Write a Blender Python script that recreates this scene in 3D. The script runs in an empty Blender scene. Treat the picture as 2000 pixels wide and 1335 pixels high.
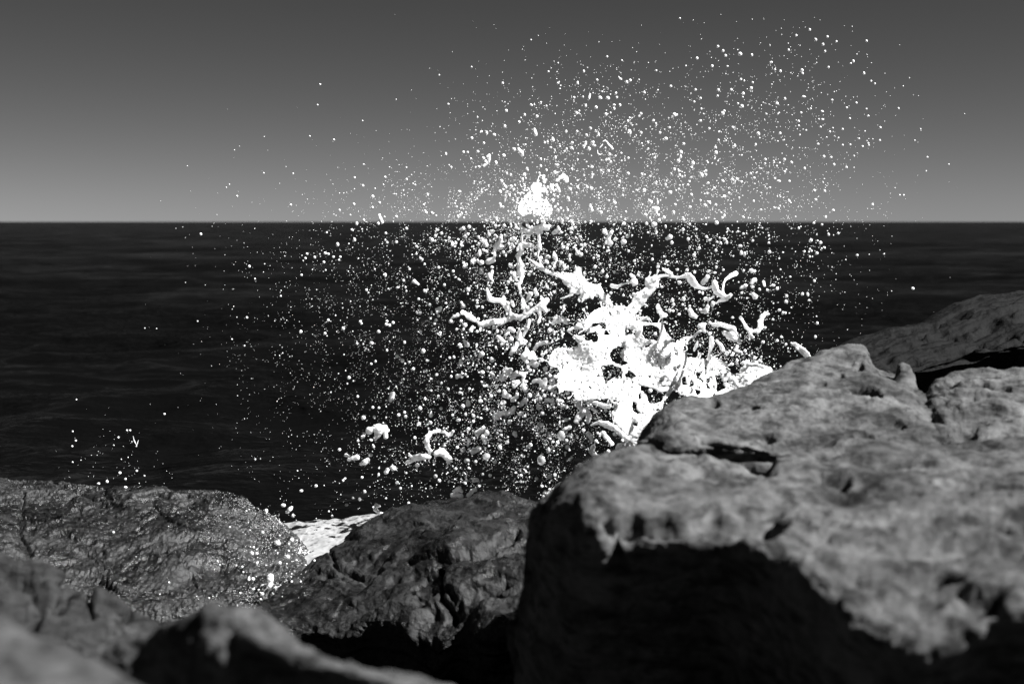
import bpy, math, random
import numpy as np
from mathutils import Vector
rng = np.random.default_rng(7)
random.seed(7)
C = bpy.data.collections.new('scene'); bpy.context.scene.collection.children.link(C)
scene = bpy.context.scene

# ---------------------------------------------------------------- camera geometry
F = 2778.0; CX, CY = 1000.0, 667.5; H = 2.2
PITCH = math.atan((CY - 433.0) / F)
cp, sp = math.cos(PITCH), math.sin(PITCH)
def P(px, py, d):
    """photo pixel + distance along +Y  ->  world point (arrays allowed)"""
    px = np.asarray(px, float); py = np.asarray(py, float); d = np.asarray(d, float)
    a = (px - CX) / F; b = (CY - py) / F
    fy = cp + b * sp; fz = -sp + b * cp
    return np.stack([a / fy * d, d + 0 * a, H + fz / fy * d], -1)
def PX(w):
    x, y, z = w[..., 0], w[..., 1], w[..., 2] - H
    f = y * cp - z * sp; u = y * sp + z * cp
    return CX + F * x / f, CY - F * u / f

# ---------------------------------------------------------------- noise
def _hash(ix, iy, iz, seed):
    h = (ix.astype(np.uint32) * np.uint32(374761393) + iy.astype(np.uint32) * np.uint32(668265263)
         + iz.astype(np.uint32) * np.uint32(2147483647) + np.uint32(seed * 1274126177 & 0xffffffff))
    h = (h ^ (h >> np.uint32(13))) * np.uint32(1274126177)
    h = h ^ (h >> np.uint32(16))
    h = h * np.uint32(2246822519); return h ^ (h >> np.uint32(15))
_G = rng.normal(size=(256, 3)); _G /= np.linalg.norm(_G, axis=1)[:, None]
def pn(p, seed=0):
    p = np.asarray(p, float); i = np.floor(p).astype(np.int64); f = p - i
    u = f * f * f * (f * (f * 6 - 15) + 10)
    out = 0
    for dx in (0, 1):
        wx = u[..., 0] if dx else 1 - u[..., 0]
        for dy in (0, 1):
            wy = u[..., 1] if dy else 1 - u[..., 1]
            for dz in (0, 1):
                wz = u[..., 2] if dz else 1 - u[..., 2]
                g = _G[_hash(i[..., 0] + dx, i[..., 1] + dy, i[..., 2] + dz, seed) & np.uint32(255)]
                out = out + wx * wy * wz * (g[..., 0] * (f[..., 0] - dx) + g[..., 1] * (f[..., 1] - dy) + g[..., 2] * (f[..., 2] - dz))
    return out * 1.6
def fbm(p, n=4, seed=0, gain=.5, lac=2.03):
    a, s = 1., 0
    for k in range(n):
        s = s + a * pn(p, seed + k); p = p * lac; a *= gain
    return s
def ridged(p, n=4, seed=0, gain=.5):
    a, s = 1., 0
    for k in range(n):
        s = s + a * (1 - 2 * np.abs(pn(p, seed + k))); p = p * 2.1; a *= gain
    return s

# ---------------------------------------------------------------- mesh helpers
def mesh_np(name, v, quads=None, tris=None, smooth=True):
    me = bpy.data.meshes.new(name)
    nq = 0 if quads is None else len(quads); nt = 0 if tris is None else len(tris)
    v = np.asarray(v, np.float32)
    me.vertices.add(len(v)); me.vertices.foreach_set('co', v.ravel())
    loops = []; starts = []; tot = []
    o = 0
    if nq: loops.append(np.asarray(quads).ravel()); starts.append(np.arange(nq) * 4); o = nq * 4
    if nt: loops.append(np.asarray(tris).ravel()); starts.append(o + np.arange(nt) * 3)
    loops = np.concatenate(loops).astype(np.int32); starts = np.concatenate(starts).astype(np.int32)
    me.loops.add(len(loops)); me.loops.foreach_set('vertex_index', loops)
    me.polygons.add(len(starts)); me.polygons.foreach_set('loop_start', starts)
    me.update(calc_edges=True); me.validate()
    if smooth: me.polygons.foreach_set('use_smooth', np.ones(len(me.polygons), bool))
    return me
def link(name, me, mat=None, parent=None, loc=None):
    o = bpy.data.objects.new(name, me); C.objects.link(o)
    if mat is not None and me is not None and not me.materials: me.materials.append(mat)
    if parent is not None: o.parent = parent
    if loc is not None: o.location = loc
    return o
def tag(o, label=None, cat=None, group=None, kind=None):
    if label: o['label'] = label
    if cat: o['category'] = cat
    if group: o['group'] = group
    if kind: o['kind'] = kind
    return o
def grid_faces(nr, nc):
    i = np.arange(nr - 1)[:, None] * nc + np.arange(nc - 1)[None, :]
    return np.stack([i, i + 1, i + nc + 1, i + nc], -1).reshape(-1, 4)

# ---------------------------------------------------------------- materials
def new_mat(name):
    m = bpy.data.materials.new(name); m.use_nodes = True
    nt = m.node_tree; nt.nodes.clear()
    out = nt.nodes.new('ShaderNodeOutputMaterial')
    return m, nt, out
def N(nt, t, **kw):
    n = nt.nodes.new(t)
    for k, v in kw.items():
        if k.startswith('i_'):
            key = k[2:].replace('_', ' ')
            n.inputs[key].default_value = v
        else: setattr(n, k, v)
    return n
def g(v): return (v, v, v, 1)
def rock_mat(name, lo, hi, rough=.85, spec=.3, scale=1., strata=None, spark=0., bump=1., lichen=.5, coat=0., fine=.35):
    """grey stone: mottled lo..hi, darker pits, optional layered banding, optional wet film"""
    m, nt, out = new_mat(name); L = nt.links.new
    tc = N(nt, 'ShaderNodeTexCoord'); mp = N(nt, 'ShaderNodeMapping')
    mp.inputs['Scale'].default_value = (scale,) * 3
    if strata: mp.inputs['Rotation'].default_value = strata
    L(tc.outputs['Object'], mp.inputs['Vector'])
    n1 = N(nt, 'ShaderNodeTexNoise', i_Scale=2.2, i_Detail=9., i_Roughness=.62); L(mp.outputs[0], n1.inputs['Vector'])
    n2 = N(nt, 'ShaderNodeTexNoise', i_Scale=11., i_Detail=8., i_Roughness=.7); L(mp.outputs[0], n2.inputs['Vector'])
    st = N(nt, 'ShaderNodeMapping'); st.inputs['Scale'].default_value = (2., 1., 5.)
    L(mp.outputs[0], st.inputs['Vector'])
    n3 = N(nt, 'ShaderNodeTexNoise', i_Scale=3.5, i_Detail=9., i_Roughness=.68, i_Distortion=.6); L(st.outputs[0], n3.inputs['Vector'])
    a = N(nt, 'ShaderNodeMix'); a.data_type = 'FLOAT'; a.inputs[0].default_value = .45
    L(n1.outputs['Fac'], a.inputs[2]); L(n3.outputs['Fac'], a.inputs[3])
    b = N(nt, 'ShaderNodeMix'); b.data_type = 'FLOAT'; b.inputs[0].default_value = fine
    L(a.outputs[0], b.inputs[2]); L(n2.outputs['Fac'], b.inputs[3])
    cr = N(nt, 'ShaderNodeValToRGB'); L(b.outputs[0], cr.inputs['Fac'])
    e = cr.color_ramp.elements; e[0].position = .40; e[0].color = g(lo); e[1].position = .62; e[1].color = g(hi)
    mid = cr.color_ramp.elements.new(.5); mid.color = g(lo + (hi - lo) * .42)
    # dark pits and stains
    pv = N(nt, 'ShaderNodeTexNoise', i_Scale=7., i_Detail=4., i_Roughness=.55); L(st.outputs[0], pv.inputs['Vector'])
    pr = N(nt, 'ShaderNodeMapRange'); L(pv.outputs['Fac'], pr.inputs['Value'])
    pr.inputs['From Min'].default_value = .36; pr.inputs['From Max'].default_value = .47
    pr.inputs['To Min'].default_value = lichen; pr.inputs['To Max'].default_value = 1.
    mu = N(nt, 'ShaderNodeMix'); mu.data_type = 'RGBA'; mu.blend_type = 'MULTIPLY'; mu.inputs[0].default_value = 1.
    L(cr.outputs['Color'], mu.inputs[6]); L(pr.outputs[0], mu.inputs[7])
    bs = N(nt, 'ShaderNodeBsdfPrincipled', i_Roughness=rough)
    bs.inputs['Specular IOR Level'].default_value = spec
    L(mu.outputs[2], bs.inputs['Base Color'])
    if coat:
        bs.inputs['Coat Weight'].default_value = coat; bs.inputs['Coat Roughness'].default_value = .12
    # bump: grain + layers
    bn = N(nt, 'ShaderNodeTexNoise', i_Scale=38., i_Detail=8., i_Roughness=.7); L(mp.outputs[0], bn.inputs['Vector'])
    vv = N(nt, 'ShaderNodeTexVoronoi', i_Scale=60.); L(mp.outputs[0], vv.inputs['Vector'])
    b1 = N(nt, 'ShaderNodeBump', i_Strength=.75 * bump, i_Distance=.012); L(n3.outputs['Fac'], b1.inputs['Height'])
    b2 = N(nt, 'ShaderNodeBump', i_Strength=.6 * bump, i_Distance=.006); L(bn.outputs['Fac'], b2.inputs['Height']); L(b1.outputs[0], b2.inputs['Normal'])
    nrm = b2
    if spark:
        sn = N(nt, 'ShaderNodeTexNoise', i_Scale=62., i_Detail=5., i_Roughness=.6); L(mp.outputs[0], sn.inputs['Vector'])
        b3 = N(nt, 'ShaderNodeBump', i_Strength=spark, i_Distance=.004); L(sn.outputs['Fac'], b3.inputs['Height']); L(b2.outputs[0], b3.inputs['Normal'])
        nrm = b3
        # wet areas are shinier
        wn = N(nt, 'ShaderNodeMapRange'); L(n1.outputs['Fac'], wn.inputs['Value'])
        wn.inputs['From Min'].default_value = .42; wn.inputs['From Max'].default_value = .6
        wn.inputs['To Min'].default_value = .2; wn.inputs['To Max'].default_value = rough
        L(wn.outputs[0], bs.inputs['Roughness'])
    L(nrm.outputs[0], bs.inputs['Normal'])
    L(bs.outputs[0], out.inputs['Surface'])
    return m

M = {}
M['dry'] = rock_mat('pale_dry_stone', .008, .132, rough=.9, spec=.2, lichen=.38, bump=1.3)
M['dry_near'] = rock_mat('pale_dry_stone_near', .012, .11, rough=.9, spec=.2, scale=1.5, lichen=.4, bump=1.2)
M['wet'] = rock_mat('wet_dark_stone', .001, .027, rough=.55, spec=.5, scale=1.4, spark=1., fine=.6, lichen=.35, bump=1.3)
M['mid'] = rock_mat('damp_cleaved_stone', .0015, .027, rough=.6, spec=.28, scale=1.2, strata=(.35, -.5, .3), spark=.3, lichen=.35, bump=1.6)
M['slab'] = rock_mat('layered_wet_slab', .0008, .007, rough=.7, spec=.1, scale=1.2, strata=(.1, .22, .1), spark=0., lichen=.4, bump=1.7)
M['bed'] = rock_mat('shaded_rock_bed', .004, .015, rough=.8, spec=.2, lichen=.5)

def water_white(name, base, transp=0., sss=.5, rough=.3, ss=.02):
    m, nt, out = new_mat(name); L = nt.links.new
    bs = N(nt, 'ShaderNodeBsdfPrincipled', i_Roughness=rough)
    tc = N(nt, 'ShaderNodeTexCoord')
    n = N(nt, 'ShaderNodeTexNoise', i_Scale=26., i_Detail=6., i_Roughness=.62); L(tc.outputs['Object'], n.inputs['Vector'])
    cr = N(nt, 'ShaderNodeValToRGB'); e = cr.color_ramp.elements
    e[0].position = .32; e[0].color = g(base * .9); e[1].position = .5; e[1].color = g(base)
    L(n.outputs['Fac'], cr.inputs['Fac']); L(cr.outputs['Color'], bs.inputs['Base Color'])
    bs.inputs['Subsurface Weight'].default_value = sss
    bs.inputs['Subsurface Radius'].default_value = (1, 1, 1)
    bs.inputs['Subsurface Scale'].default_value = ss
    bp = N(nt, 'ShaderNodeBump', i_Strength=.2, i_Distance=.004); L(n.outputs['Fac'], bp.inputs['Height']); L(bp.outputs[0], bs.inputs['Normal'])
    sh = bs
    if transp:
        tr = N(nt, 'ShaderNodeBsdfTransparent'); mx = N(nt, 'ShaderNodeMixShader', i_Fac=transp)
        L(bs.outputs[0], mx.inputs[1]); L(tr.outputs[0], mx.inputs[2]); sh = mx
    L(sh.outputs[0], out.inputs['Surface'])
    return m
M['foam'] = water_white('white_water', .98, 0., 1.)
M['drop'] = water_white('white_drop', .99, 0., 1., ss=.008)
M['film'] = water_white('thin_water_film', .8, .6, 0.)
M['clear'] = water_white('clearer_drop', .7, .55, 0.)

def sea_mat():
    m, nt, out = new_mat('dark_sea_water'); L = nt.links.new
    tc = N(nt, 'ShaderNodeTexCoord')
    mp = N(nt, 'ShaderNodeMapping'); mp.inputs['Scale'].default_value = (.8, 1., 1.); L(tc.outputs['Object'], mp.inputs['Vector'])
    a = N(nt, 'ShaderNodeTexNoise', i_Scale=2.6, i_Detail=7., i_Roughness=.6); L(mp.outputs[0], a.inputs['Vector'])
    b = N(nt, 'ShaderNodeTexNoise', i_Scale=.33, i_Detail=6., i_Roughness=.6); L(mp.outputs[0], b.inputs['Vector'])
    b1 = N(nt, 'ShaderNodeBump', i_Strength=1., i_Distance=1.3); L(b.outputs['Fac'], b1.inputs['Height'])
    b2 = N(nt, 'ShaderNodeBump', i_Strength=.8, i_Distance=.06); L(a.outputs['Fac'], b2.inputs['Height']); L(b1.outputs[0], b2.inputs['Normal'])
    gm = N(nt, 'ShaderNodeMapping'); gm.inputs['Scale'].default_value = (.09, .06, 1.); L(tc.outputs['Object'], gm.inputs['Vector'])   # gusts: calm and ruffled patches
    gn = N(nt, 'ShaderNodeTexNoise', i_Scale=1.6, i_Detail=4., i_Roughness=.6, i_Distortion=.8); L(gm.outputs[0], gn.inputs['Vector'])
    gr = N(nt, 'ShaderNodeMapRange'); L(gn.outputs['Fac'], gr.inputs['Value'])
    gr.inputs['From Min'].default_value = .4; gr.inputs['From Max'].default_value = .6; gr.inputs['To Min'].default_value = .12; gr.inputs['To Max'].default_value = 1.
    L(gr.outputs[0], b1.inputs['Strength']); L(gr.outputs[0], b2.inputs['Strength'])
    df = N(nt, 'ShaderNodeBsdfDiffuse'); df.inputs['Color'].default_value = g(.0018)
    gl = N(nt, 'ShaderNodeBsdfGlossy', i_Roughness=.09); gl.inputs['Color'].default_value = g(.9)
    for s in (df, gl): L(b2.outputs[0], s.inputs['Normal'])
    fr = N(nt, 'ShaderNodeFresnel', i_IOR=1.33); L(b2.outputs[0], fr.inputs['Normal'])
    mr = N(nt, 'ShaderNodeMapRange'); L(fr.outputs[0], mr.inputs['Value'])
    mr.inputs['To Min'].default_value = 0.; mr.inputs['To Max'].default_value = SEA_REFL
    mx = N(nt, 'ShaderNodeMixShader'); L(mr.outputs[0], mx.inputs[0]); L(df.outputs[0], mx.inputs[1]); L(gl.outputs[0], mx.inputs[2])
    L(mx.outputs[0], out.inputs['Surface'])
    return m
SEA_REFL = .21
M['sea'] = sea_mat()
SKY_POW = 1.4; SKY_MUL = .09; EXPO = 1.5
# ---------------------------------------------------------------- rocks
ROCKV = []
def catmull(K, n, axis):
    """resample control array K along axis with n points (uniform Catmull-Rom)"""
    K = np.moveaxis(K, axis, 0); m = len(K)
    t = np.linspace(0, m - 1 - 1e-9, n); i = t.astype(int); f = (t - i)[(...,) + (None,) * (K.ndim - 1)]
    p0 = K[np.maximum(i - 1, 0)]; p1 = K[i]; p2 = K[np.minimum(i + 1, m - 1)]; p3 = K[np.minimum(i + 2, m - 1)]
    r = .5 * (2 * p1 + (p2 - p0) * f + (2 * p0 - 5 * p1 + 4 * p2 - p3) * f ** 2 + (-p0 + 3 * p1 - 3 * p2 + p3) * f ** 3)
    return np.moveaxis(r, 0, axis)
def seg_dist(px, py, poly):
    """pixel distance to a polyline"""
    best = np.full(px.shape, 1e9)
    for (x0, y0), (x1, y1) in zip(poly[:-1], poly[1:]):
        dx, dy = x1 - x0, y1 - y0; t = np.clip(((px - x0) * dx + (py - y0) * dy) / (dx * dx + dy * dy + 1e-9), 0, 1)
        best = np.minimum(best, np.hypot(px - x0 - t * dx, py - y0 - t * dy))
    return best
def rock(name, rows, mat, label, nr=260, nc=360, amp=(.05, .018, .005), freq=(1.6, 6., 24.), strata=None, strata_amp=.0,
         strata_f=9., base=-.4, back=(.35, .9), side=True, seed=1, cracks=(), pits=(), chip=.0, front_in=.12, cell=0., cell_f=3., csharp=7.):
    W = np.stack([np.stack([P(*c) for c in r]) for r in rows])            # rows back -> front
    top = W[0]; bot = W[-1]
    B1 = top + [0, back[0] * .35, -.05]; B2 = top + [0, back[0], -.28]
    B3 = top + [0, back[1], 0]; B3[:, 2] = base
    F1 = bot + [0, front_in * .3, -.22]; F2 = bot + [0, front_in, 0]; F2[:, 2] = np.minimum(bot[:, 2] - .4, base + .0)
    W = np.concatenate([B3[None], B2[None], B1[None], W, F1[None], F2[None]])
    if side:   # the two ends turn down and away
        l, r = W[:, :1], W[:, -1:]
        l1 = l + [.0, .12, -.10]; l2 = l + [.05, .35, -.5]; l2[..., 2] = np.maximum(l2[..., 2], base)
        r1 = r + [.04, .05, -.08]; r2 = r + [.2, .1, -.7]; r2[..., 2] = np.maximum(r2[..., 2], base)
        W = np.concatenate([l2, l1, W, r1, r2], 1)
    V = catmull(catmull(W, nr, 0), nc, 1)
    def normals(V):
        a = np.gradient(V, axis=1); b = np.gradient(V, axis=0)
        n = np.cross(a, b); n /= np.linalg.norm(n, axis=-1)[..., None] + 1e-12
        return n
    n = -normals(V)
    # orient: mean normal upwards
    if n[..., 2].mean() < 0: n = -n; flip = True
    else: flip = False
    q = V.copy()
    d = amp[0] * fbm(q * freq[0], 3, seed)
    d = d + amp[1] * fbm(q * freq[1], 4, seed + 11)
    if cell:   # blocky facets: difference of steps
        w = q + .12 * np.stack([pn(q * 3, seed + 31), pn(q * 3, seed + 32), pn(q * 3, seed + 33)], -1)
        c = fbm(w * cell_f, 2, seed + 40)
        d = d + cell * (np.tanh(c * csharp) * .6 + np.tanh((fbm(w * cell_f * 2.1, 2, seed + 44)) * csharp) * .35)
    if strata is not None:
        s = np.asarray(strata, float); s /= np.linalg.norm(s)
        h = q @ s + .05 * fbm(q * 2.2, 3, seed + 50)
        qq = np.stack([q[..., 0] * .4, q[..., 1] * .4, h * strata_f], -1)
        lay = ridged(qq, 3, seed + 60)
        d = d + strata_amp * lay
    d = d - d.mean()
    px, py = PX(V)
    for poly, wd, dep in cracks:
        e = 1 + .5 * pn(q * 14, seed + 5)
        dd = seg_dist(px + 6 * pn(q * 9, seed + 7), py + 6 * pn(q * 9, seed + 8), poly)
        d = d - dep * np.exp(-(dd / (wd * e)) ** 2)
    for (x, y, rx, ry, ang, dep) in pits:
        wx_ = px + rx * .9 * fbm(q * 7, 2, seed + 9); wy_ = py + ry * .9 * fbm(q * 7, 2, seed + 12)
        ca, sa = math.cos(ang), math.sin(ang); ux = ((wx_ - x) * ca + (wy_ - y) * sa) / rx; uy = (-(wx_ - x) * sa + (wy_ - y) * ca) / ry
        r2 = ux * ux + uy * uy
        d = d - dep / (1 + np.exp(np.minimum((r2 - 1) * 3.5, 60)))
    V = V + n * d[..., None]
    n = -normals(V); n = -n if flip else n
    f = amp[2] * (fbm(V * freq[2], 4, seed + 80, .6)) + chip * np.minimum(ridged(V * 7, 3, seed + 90), .2)
    V = V + n * (f - f.mean())[..., None]
    ROCKV.append(V)
    q4 = grid_faces(*V.shape[:2])
    if not flip: q4 = q4[:, ::-1]
    o = link(name, mesh_np(name, V.reshape(-1, 3), q4), mat)
    tag(o, label, 'rock', 'shoreline boulders')
    return o

# left wet boulder
rock('boulder', [
 [(-260,915,9.4),(-60,930,9.2),(0,938,9.1),(60,945,9.1),(130,953,9.0),(200,955,9.0),(300,952,8.9),(400,955,8.9),(450,968,8.8),(490,988,8.75),(530,1012,8.7),(572,1040,8.65),(598,1068,8.6)],
 [(-260,955,8.9),(-60,968,8.7),(0,975,8.7),(60,985,8.7),(130,990,8.65),(200,990,8.6),(300,985,8.6),(390,990,8.55),(440,1008,8.5),(480,1028,8.5),(520,1050,8.5),(562,1072,8.45),(592,1094,8.4)],
 [(-260,1030,8.1),(-60,1030,8.1),(0,1030,8.1),(60,1045,8.1),(130,1050,8.1),(200,1055,8.1),(290,1055,8.1),(370,1060,8.1),(420,1075,8.1),(460,1090,8.1),(500,1105,8.05),(540,1115,8.0),(574,1122,8.0)],
 [(-260,1090,7.6),(-60,1090,7.6),(0,1095,7.6),(60,1110,7.6),(130,1130,7.55),(190,1145,7.5),(260,1160,7.5),(330,1165,7.5),(390,1165,7.5),(430,1160,7.55),(470,1155,7.6),(505,1152,7.65),(540,1145,7.7)],
 [(-260,1130,7.3),(-60,1125,7.35),(0,1125,7.35),(60,1135,7.35),(110,1150,7.3),(160,1165,7.3),(220,1185,7.25),(290,1200,7.2),(350,1200,7.2),(400,1185,7.3),(440,1175,7.4),(480,1170,7.5),(515,1165,7.6)]],
 M['wet'], 'wet dark rounded boulder at left, lower than the rest, sparkling at its seaward right end',
 nr=460, nc=620, amp=(.035, .012, .009), freq=(1.7, 6., 42.), seed=3, chip=.008, cell=.02, cell_f=2.2, csharp=12.,
 cracks=[([(300,985),(335,1020),(375,1045)], 3.5, .025), ([(44,975),(42,1040),(60,1080)], 4, .035), ([(275,1075),(320,1060),(372,1058)], 2, .018),
         ([(345,1090),(375,1120),(395,1150)], 2.2, .016), ([(150,1060),(200,1100),(215,1150)], 2.2, .012), ([(105,950),(210,985),(330,975)], 4, .03), ([(0,1060),(35,1063)], 4, .04)],
 pits=[(355,965,22,7,.1,.05), (322,960,10,5,0,.04)])
# middle cleaved boulder
rock('boulder', [
 [(498,1188,7.3),(540,1152,7.5),(600,1110,7.8),(670,1065,8.1),(750,1018,8.4),(810,985,8.5),(870,972,8.5),(950,968,8.5),(1010,974,8.4),(1065,985,8.3),(1150,1000,8.2)],
 [(500,1202,7.2),(545,1177,7.35),(610,1140,7.5),(680,1100,7.7),(760,1060,7.9),(820,1030,7.9),(880,1010,7.95),(950,1005,7.95),(1010,1010,7.9),(1060,1020,7.8),(1150,1030,7.8)],
 [(505,1212,7.1),(555,1197,7.15),(620,1170,7.25),(690,1140,7.4),(770,1110,7.4),(830,1085,7.4),(890,1065,7.4),(960,1055,7.4),(1010,1060,7.4),(1060,1065,7.4),(1150,1070,7.4)],
 [(520,1220,7.05),(570,1218,7.05),(640,1200,7.03),(710,1180,7.0),(780,1165,6.95),(840,1150,6.95),(900,1130,6.9),(960,1115,6.9),(1010,1110,6.9),(1060,1110,6.9),(1150,1110,6.9)],
 [(530,1232,7.0),(590,1240,6.98),(660,1240,6.9),(730,1230,6.85),(790,1225,6.75),(850,1245,6.6),(900,1220,6.6),(960,1222,6.5),(1010,1212,6.45),(1060,1200,6.45),(1150,1190,6.45)]],
 M['mid'], 'dark cleaved boulder in the middle gap, flaky surface, left of the pale shelf',
 nr=460, nc=520, amp=(.03, .012, .005), freq=(1.8, 5., 26.), strata=(-.35, -.55, .75), strata_amp=.014, strata_f=11., seed=21, chip=.002, cell=.024, cell_f=2.0, csharp=10.,
 cracks=[([(800,1100),(900,1085),(1010,1050)], 6, .07), ([(860,1105),(865,1170),(880,1210)], 5, .06), ([(640,1070),(660,1110),(700,1120)], 4, .03)],
 pits=[(712,1112,48,18,-.1,.035), (960,1085,55,9,-.35,.04), (835,1155,26,30,.5,.04), (940,1150,50,14,-.3,.045), (880,1195,16,24,.2,.03)])
# big pale shelf
rock('boulder', [
 [(1092,962,4.7),(1160,910,4.5),(1240,884,4.7),(1400,896,4.85),(1560,898,4.85),(1700,875,4.85),(1850,867,4.9),(2000,852,4.9),(2250,852,4.9)],
 [(1076,982,4.6),(1155,940,4.15),(1250,915,4.25),(1400,920,4.25),(1560,922,4.2),(1700,920,4.2),(1850,920,4.2),(2000,910,4.2),(2250,910,4.2)],
 [(1060,1003,4.45),(1140,985,3.8),(1250,985,3.8),(1400,1000,3.75),(1560,1010,3.7),(1700,1010,3.6),(1850,1010,3.6),(2000,1010,3.5),(2250,1010,3.5)],
 [(1044,1038,4.3),(1130,1062,3.74),(1250,1078,3.66),(1400,1075,3.60),(1520,1088,3.42),(1640,1165,3.08),(1780,1240,2.82),(1960,1170,2.85),(2250,1180,2.75)],
 [(1024,1095,4.25),(1110,1150,3.88),(1250,1175,3.85),(1400,1175,3.80),(1505,1200,3.52),(1615,1290,3.12),(1775,1345,2.88),(1960,1290,2.88),(2250,1310,2.78)],
 [(1004,1185,4.3),(1090,1300,4.05),(1250,1345,4.02),(1400,1350,3.98),(1500,1370,3.7),(1615,1450,3.3),(1775,1500,3.05),(1960,1480,3.0),(2250,1500,2.9)]],
 M['dry'], 'huge pale shelf boulder filling the lower right, sunlit top over a black shaded front',
 nr=420, nc=520, amp=(.035, .017, .006), freq=(1.5, 5., 20.), seed=42, chip=.001, cell=.009, cell_f=1.6, csharp=12., base=-.3, back=(.25, .6), front_in=.25,
 cracks=[([(1190,1010),(1200,1060),(1205,1110)], 12, .09), ([(1270,1030),(1380,1040),(1500,1012)], 14, .07), ([(1290,905),(1400,918),(1500,905)], 16, .06),
         ([(1820,950),(1990,960)], 7, .03), ([(1940,1030),(2010,1030)], 6, .04), ([(1600,925),(1650,935)], 8, .04)],
 pits=[(1225,1045,34,42,.1,.07), (1395,1020,110,22,-.05,.06), (1430,905,120,14,.03,.012), (1880,1170,90,40,.3,.06), (1700,905,90,10,.05,.03), (1950,1030,30,7,0,.03),])
# upper boulder
up = rock('boulder', [
 [(1264,838,5.95),(1290,806,5.8),(1340,785,5.9),(1400,775,6.0),(1480,738,6.2),(1560,703,6.4),(1640,686,6.5),(1690,681,6.5),(1714,716,6.5),(1748,724,6.4),(1778,742,6.3),(1800,768,6.1)],
 [(1255,858,5.7),(1290,832,5.45),(1350,815,5.5),(1430,805,5.6),(1500,780,5.7),(1570,760,5.8),(1640,750,5.9),(1700,752,5.9),(1740,758,5.9),(1770,770,5.9),(1800,788,5.85),(1824,805,5.8)],
 [(1250,872,5.5),(1290,857,5.2),(1360,850,5.2),(1440,845,5.25),(1510,835,5.3),(1580,825,5.3),(1650,820,5.3),(1710,815,5.3),(1750,820,5.3),(1790,825,5.3),(1820,835,5.3),(1842,838,5.3)],
 [(1248,880,5.35),(1295,872,5.06),(1370,868,5.05),(1450,872,5.03),(1520,880,5.0),(1590,886,4.97),(1660,878,4.97),(1720,872,4.97),(1760,870,4.97),(1800,870,4.97),(1830,870,4.97),(1850,868,4.97)]],
 M['dry'], 'pale pitted boulder with a small spike, sitting behind the big shelf and before the splash',
 nr=300, nc=460, amp=(.02, .012, .005), freq=(1.8, 6., 24.), seed=63, chip=.005, cell=.008, cell_f=2.6, base=.3, back=(.35, .7), front_in=.3,
 cracks=[([(1370,862),(1420,875),(1490,885)], 7, .05), ([(1660,855),(1760,872)], 8, .05)],
 pits=[(1690,766,26,10,.18,.09), (1680,712,8,6,0,.04), (1395,787,10,4,0,.03), (1470,800,9,4,.2,.02), (1640,730,9,5,0,.02), (1740,830,24,8,.2,.03), (1602,745,8,4,0,.02), (1500,855,20,6,.2,.03)])
# spike on it
def spike(parent):
    K = []
    for k, (cx, cy, w, dd) in enumerate([(1768,772,36,6.22),(1767,752,24,6.22),(1768,732,17,6.25),(1767,722,14,6.27),(1765,714,11,6.28),(1763,709,6,6.28)]):
        ring = []
        for a in np.linspace(0, 2 * math.pi, 33)[:-1]:
            ring.append(P(cx + w * math.cos(a), cy + w * .12 * math.sin(a), dd + .045 * (w / 16.) * math.sin(a)))
        K.append(ring)
    K = catmull(np.array(K), 40, 0)
    c = K.mean(1, keepdims=True); n = K - c; n /= np.linalg.norm(n, axis=-1)[..., None] + 1e-9
    K = K + n * (.010 * fbm(K * 18, 4, 5))[..., None]
    nr, nc = K.shape[:2]
    i = np.arange(nr - 1)[:, None] * nc + np.arange(nc)[None]; j = np.arange(nr - 1)[:, None] * nc + (np.arange(nc)[None] + 1) % nc
    q = np.stack([i, j, j + nc, i + nc], -1).reshape(-1, 4)
    tip = np.array([P(1763, 707, 6.28)]); V = np.concatenate([K.reshape(-1, 3), tip]); last = (nr - 1) * nc
    t = [(last + a, last + (a + 1) % nc, len(V) - 1) for a in range(nc)]
    link('rock_spike', mesh_np('rock_spike', V, q, t), M['dry'], up)
spike(up)
# right boulder beyond the crack
rock('boulder', [
 [(1806,778,6.0),(1822,757,6.15),(1858,737,6.25),(1915,726,6.3),(1990,731,6.3),(2100,740,6.3),(2300,760,6.3)],
 [(1828,800,5.7),(1850,790,5.75),(1885,782,5.75),(1935,778,5.75),(2000,782,5.7),(2100,790,5.7),(2300,800,5.7)],
 [(1846,835,5.3),(1870,830,5.35),(1905,825,5.35),(1950,820,5.35),(2010,820,5.3),(2100,825,5.3),(2300,830,5.3)],
 [(1856,872,5.0),(1880,870,5.0),(1915,866,5.0),(1960,862,5.0),(2020,858,5.0),(2100,858,5.0),(2300,858,5.0)]],
 M['dry'], 'pale boulder at the right edge, split by a dark crack from the spiked one',
 nr=220, nc=260, amp=(.03, .02, .005), freq=(2., 6., 24.), seed=84, chip=.008, cell=.012, base=.3, back=(.35, .7),
 pits=[(1885,850,20,10,0,.06), (1950,760,22,4,.35,.03)])
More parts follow.
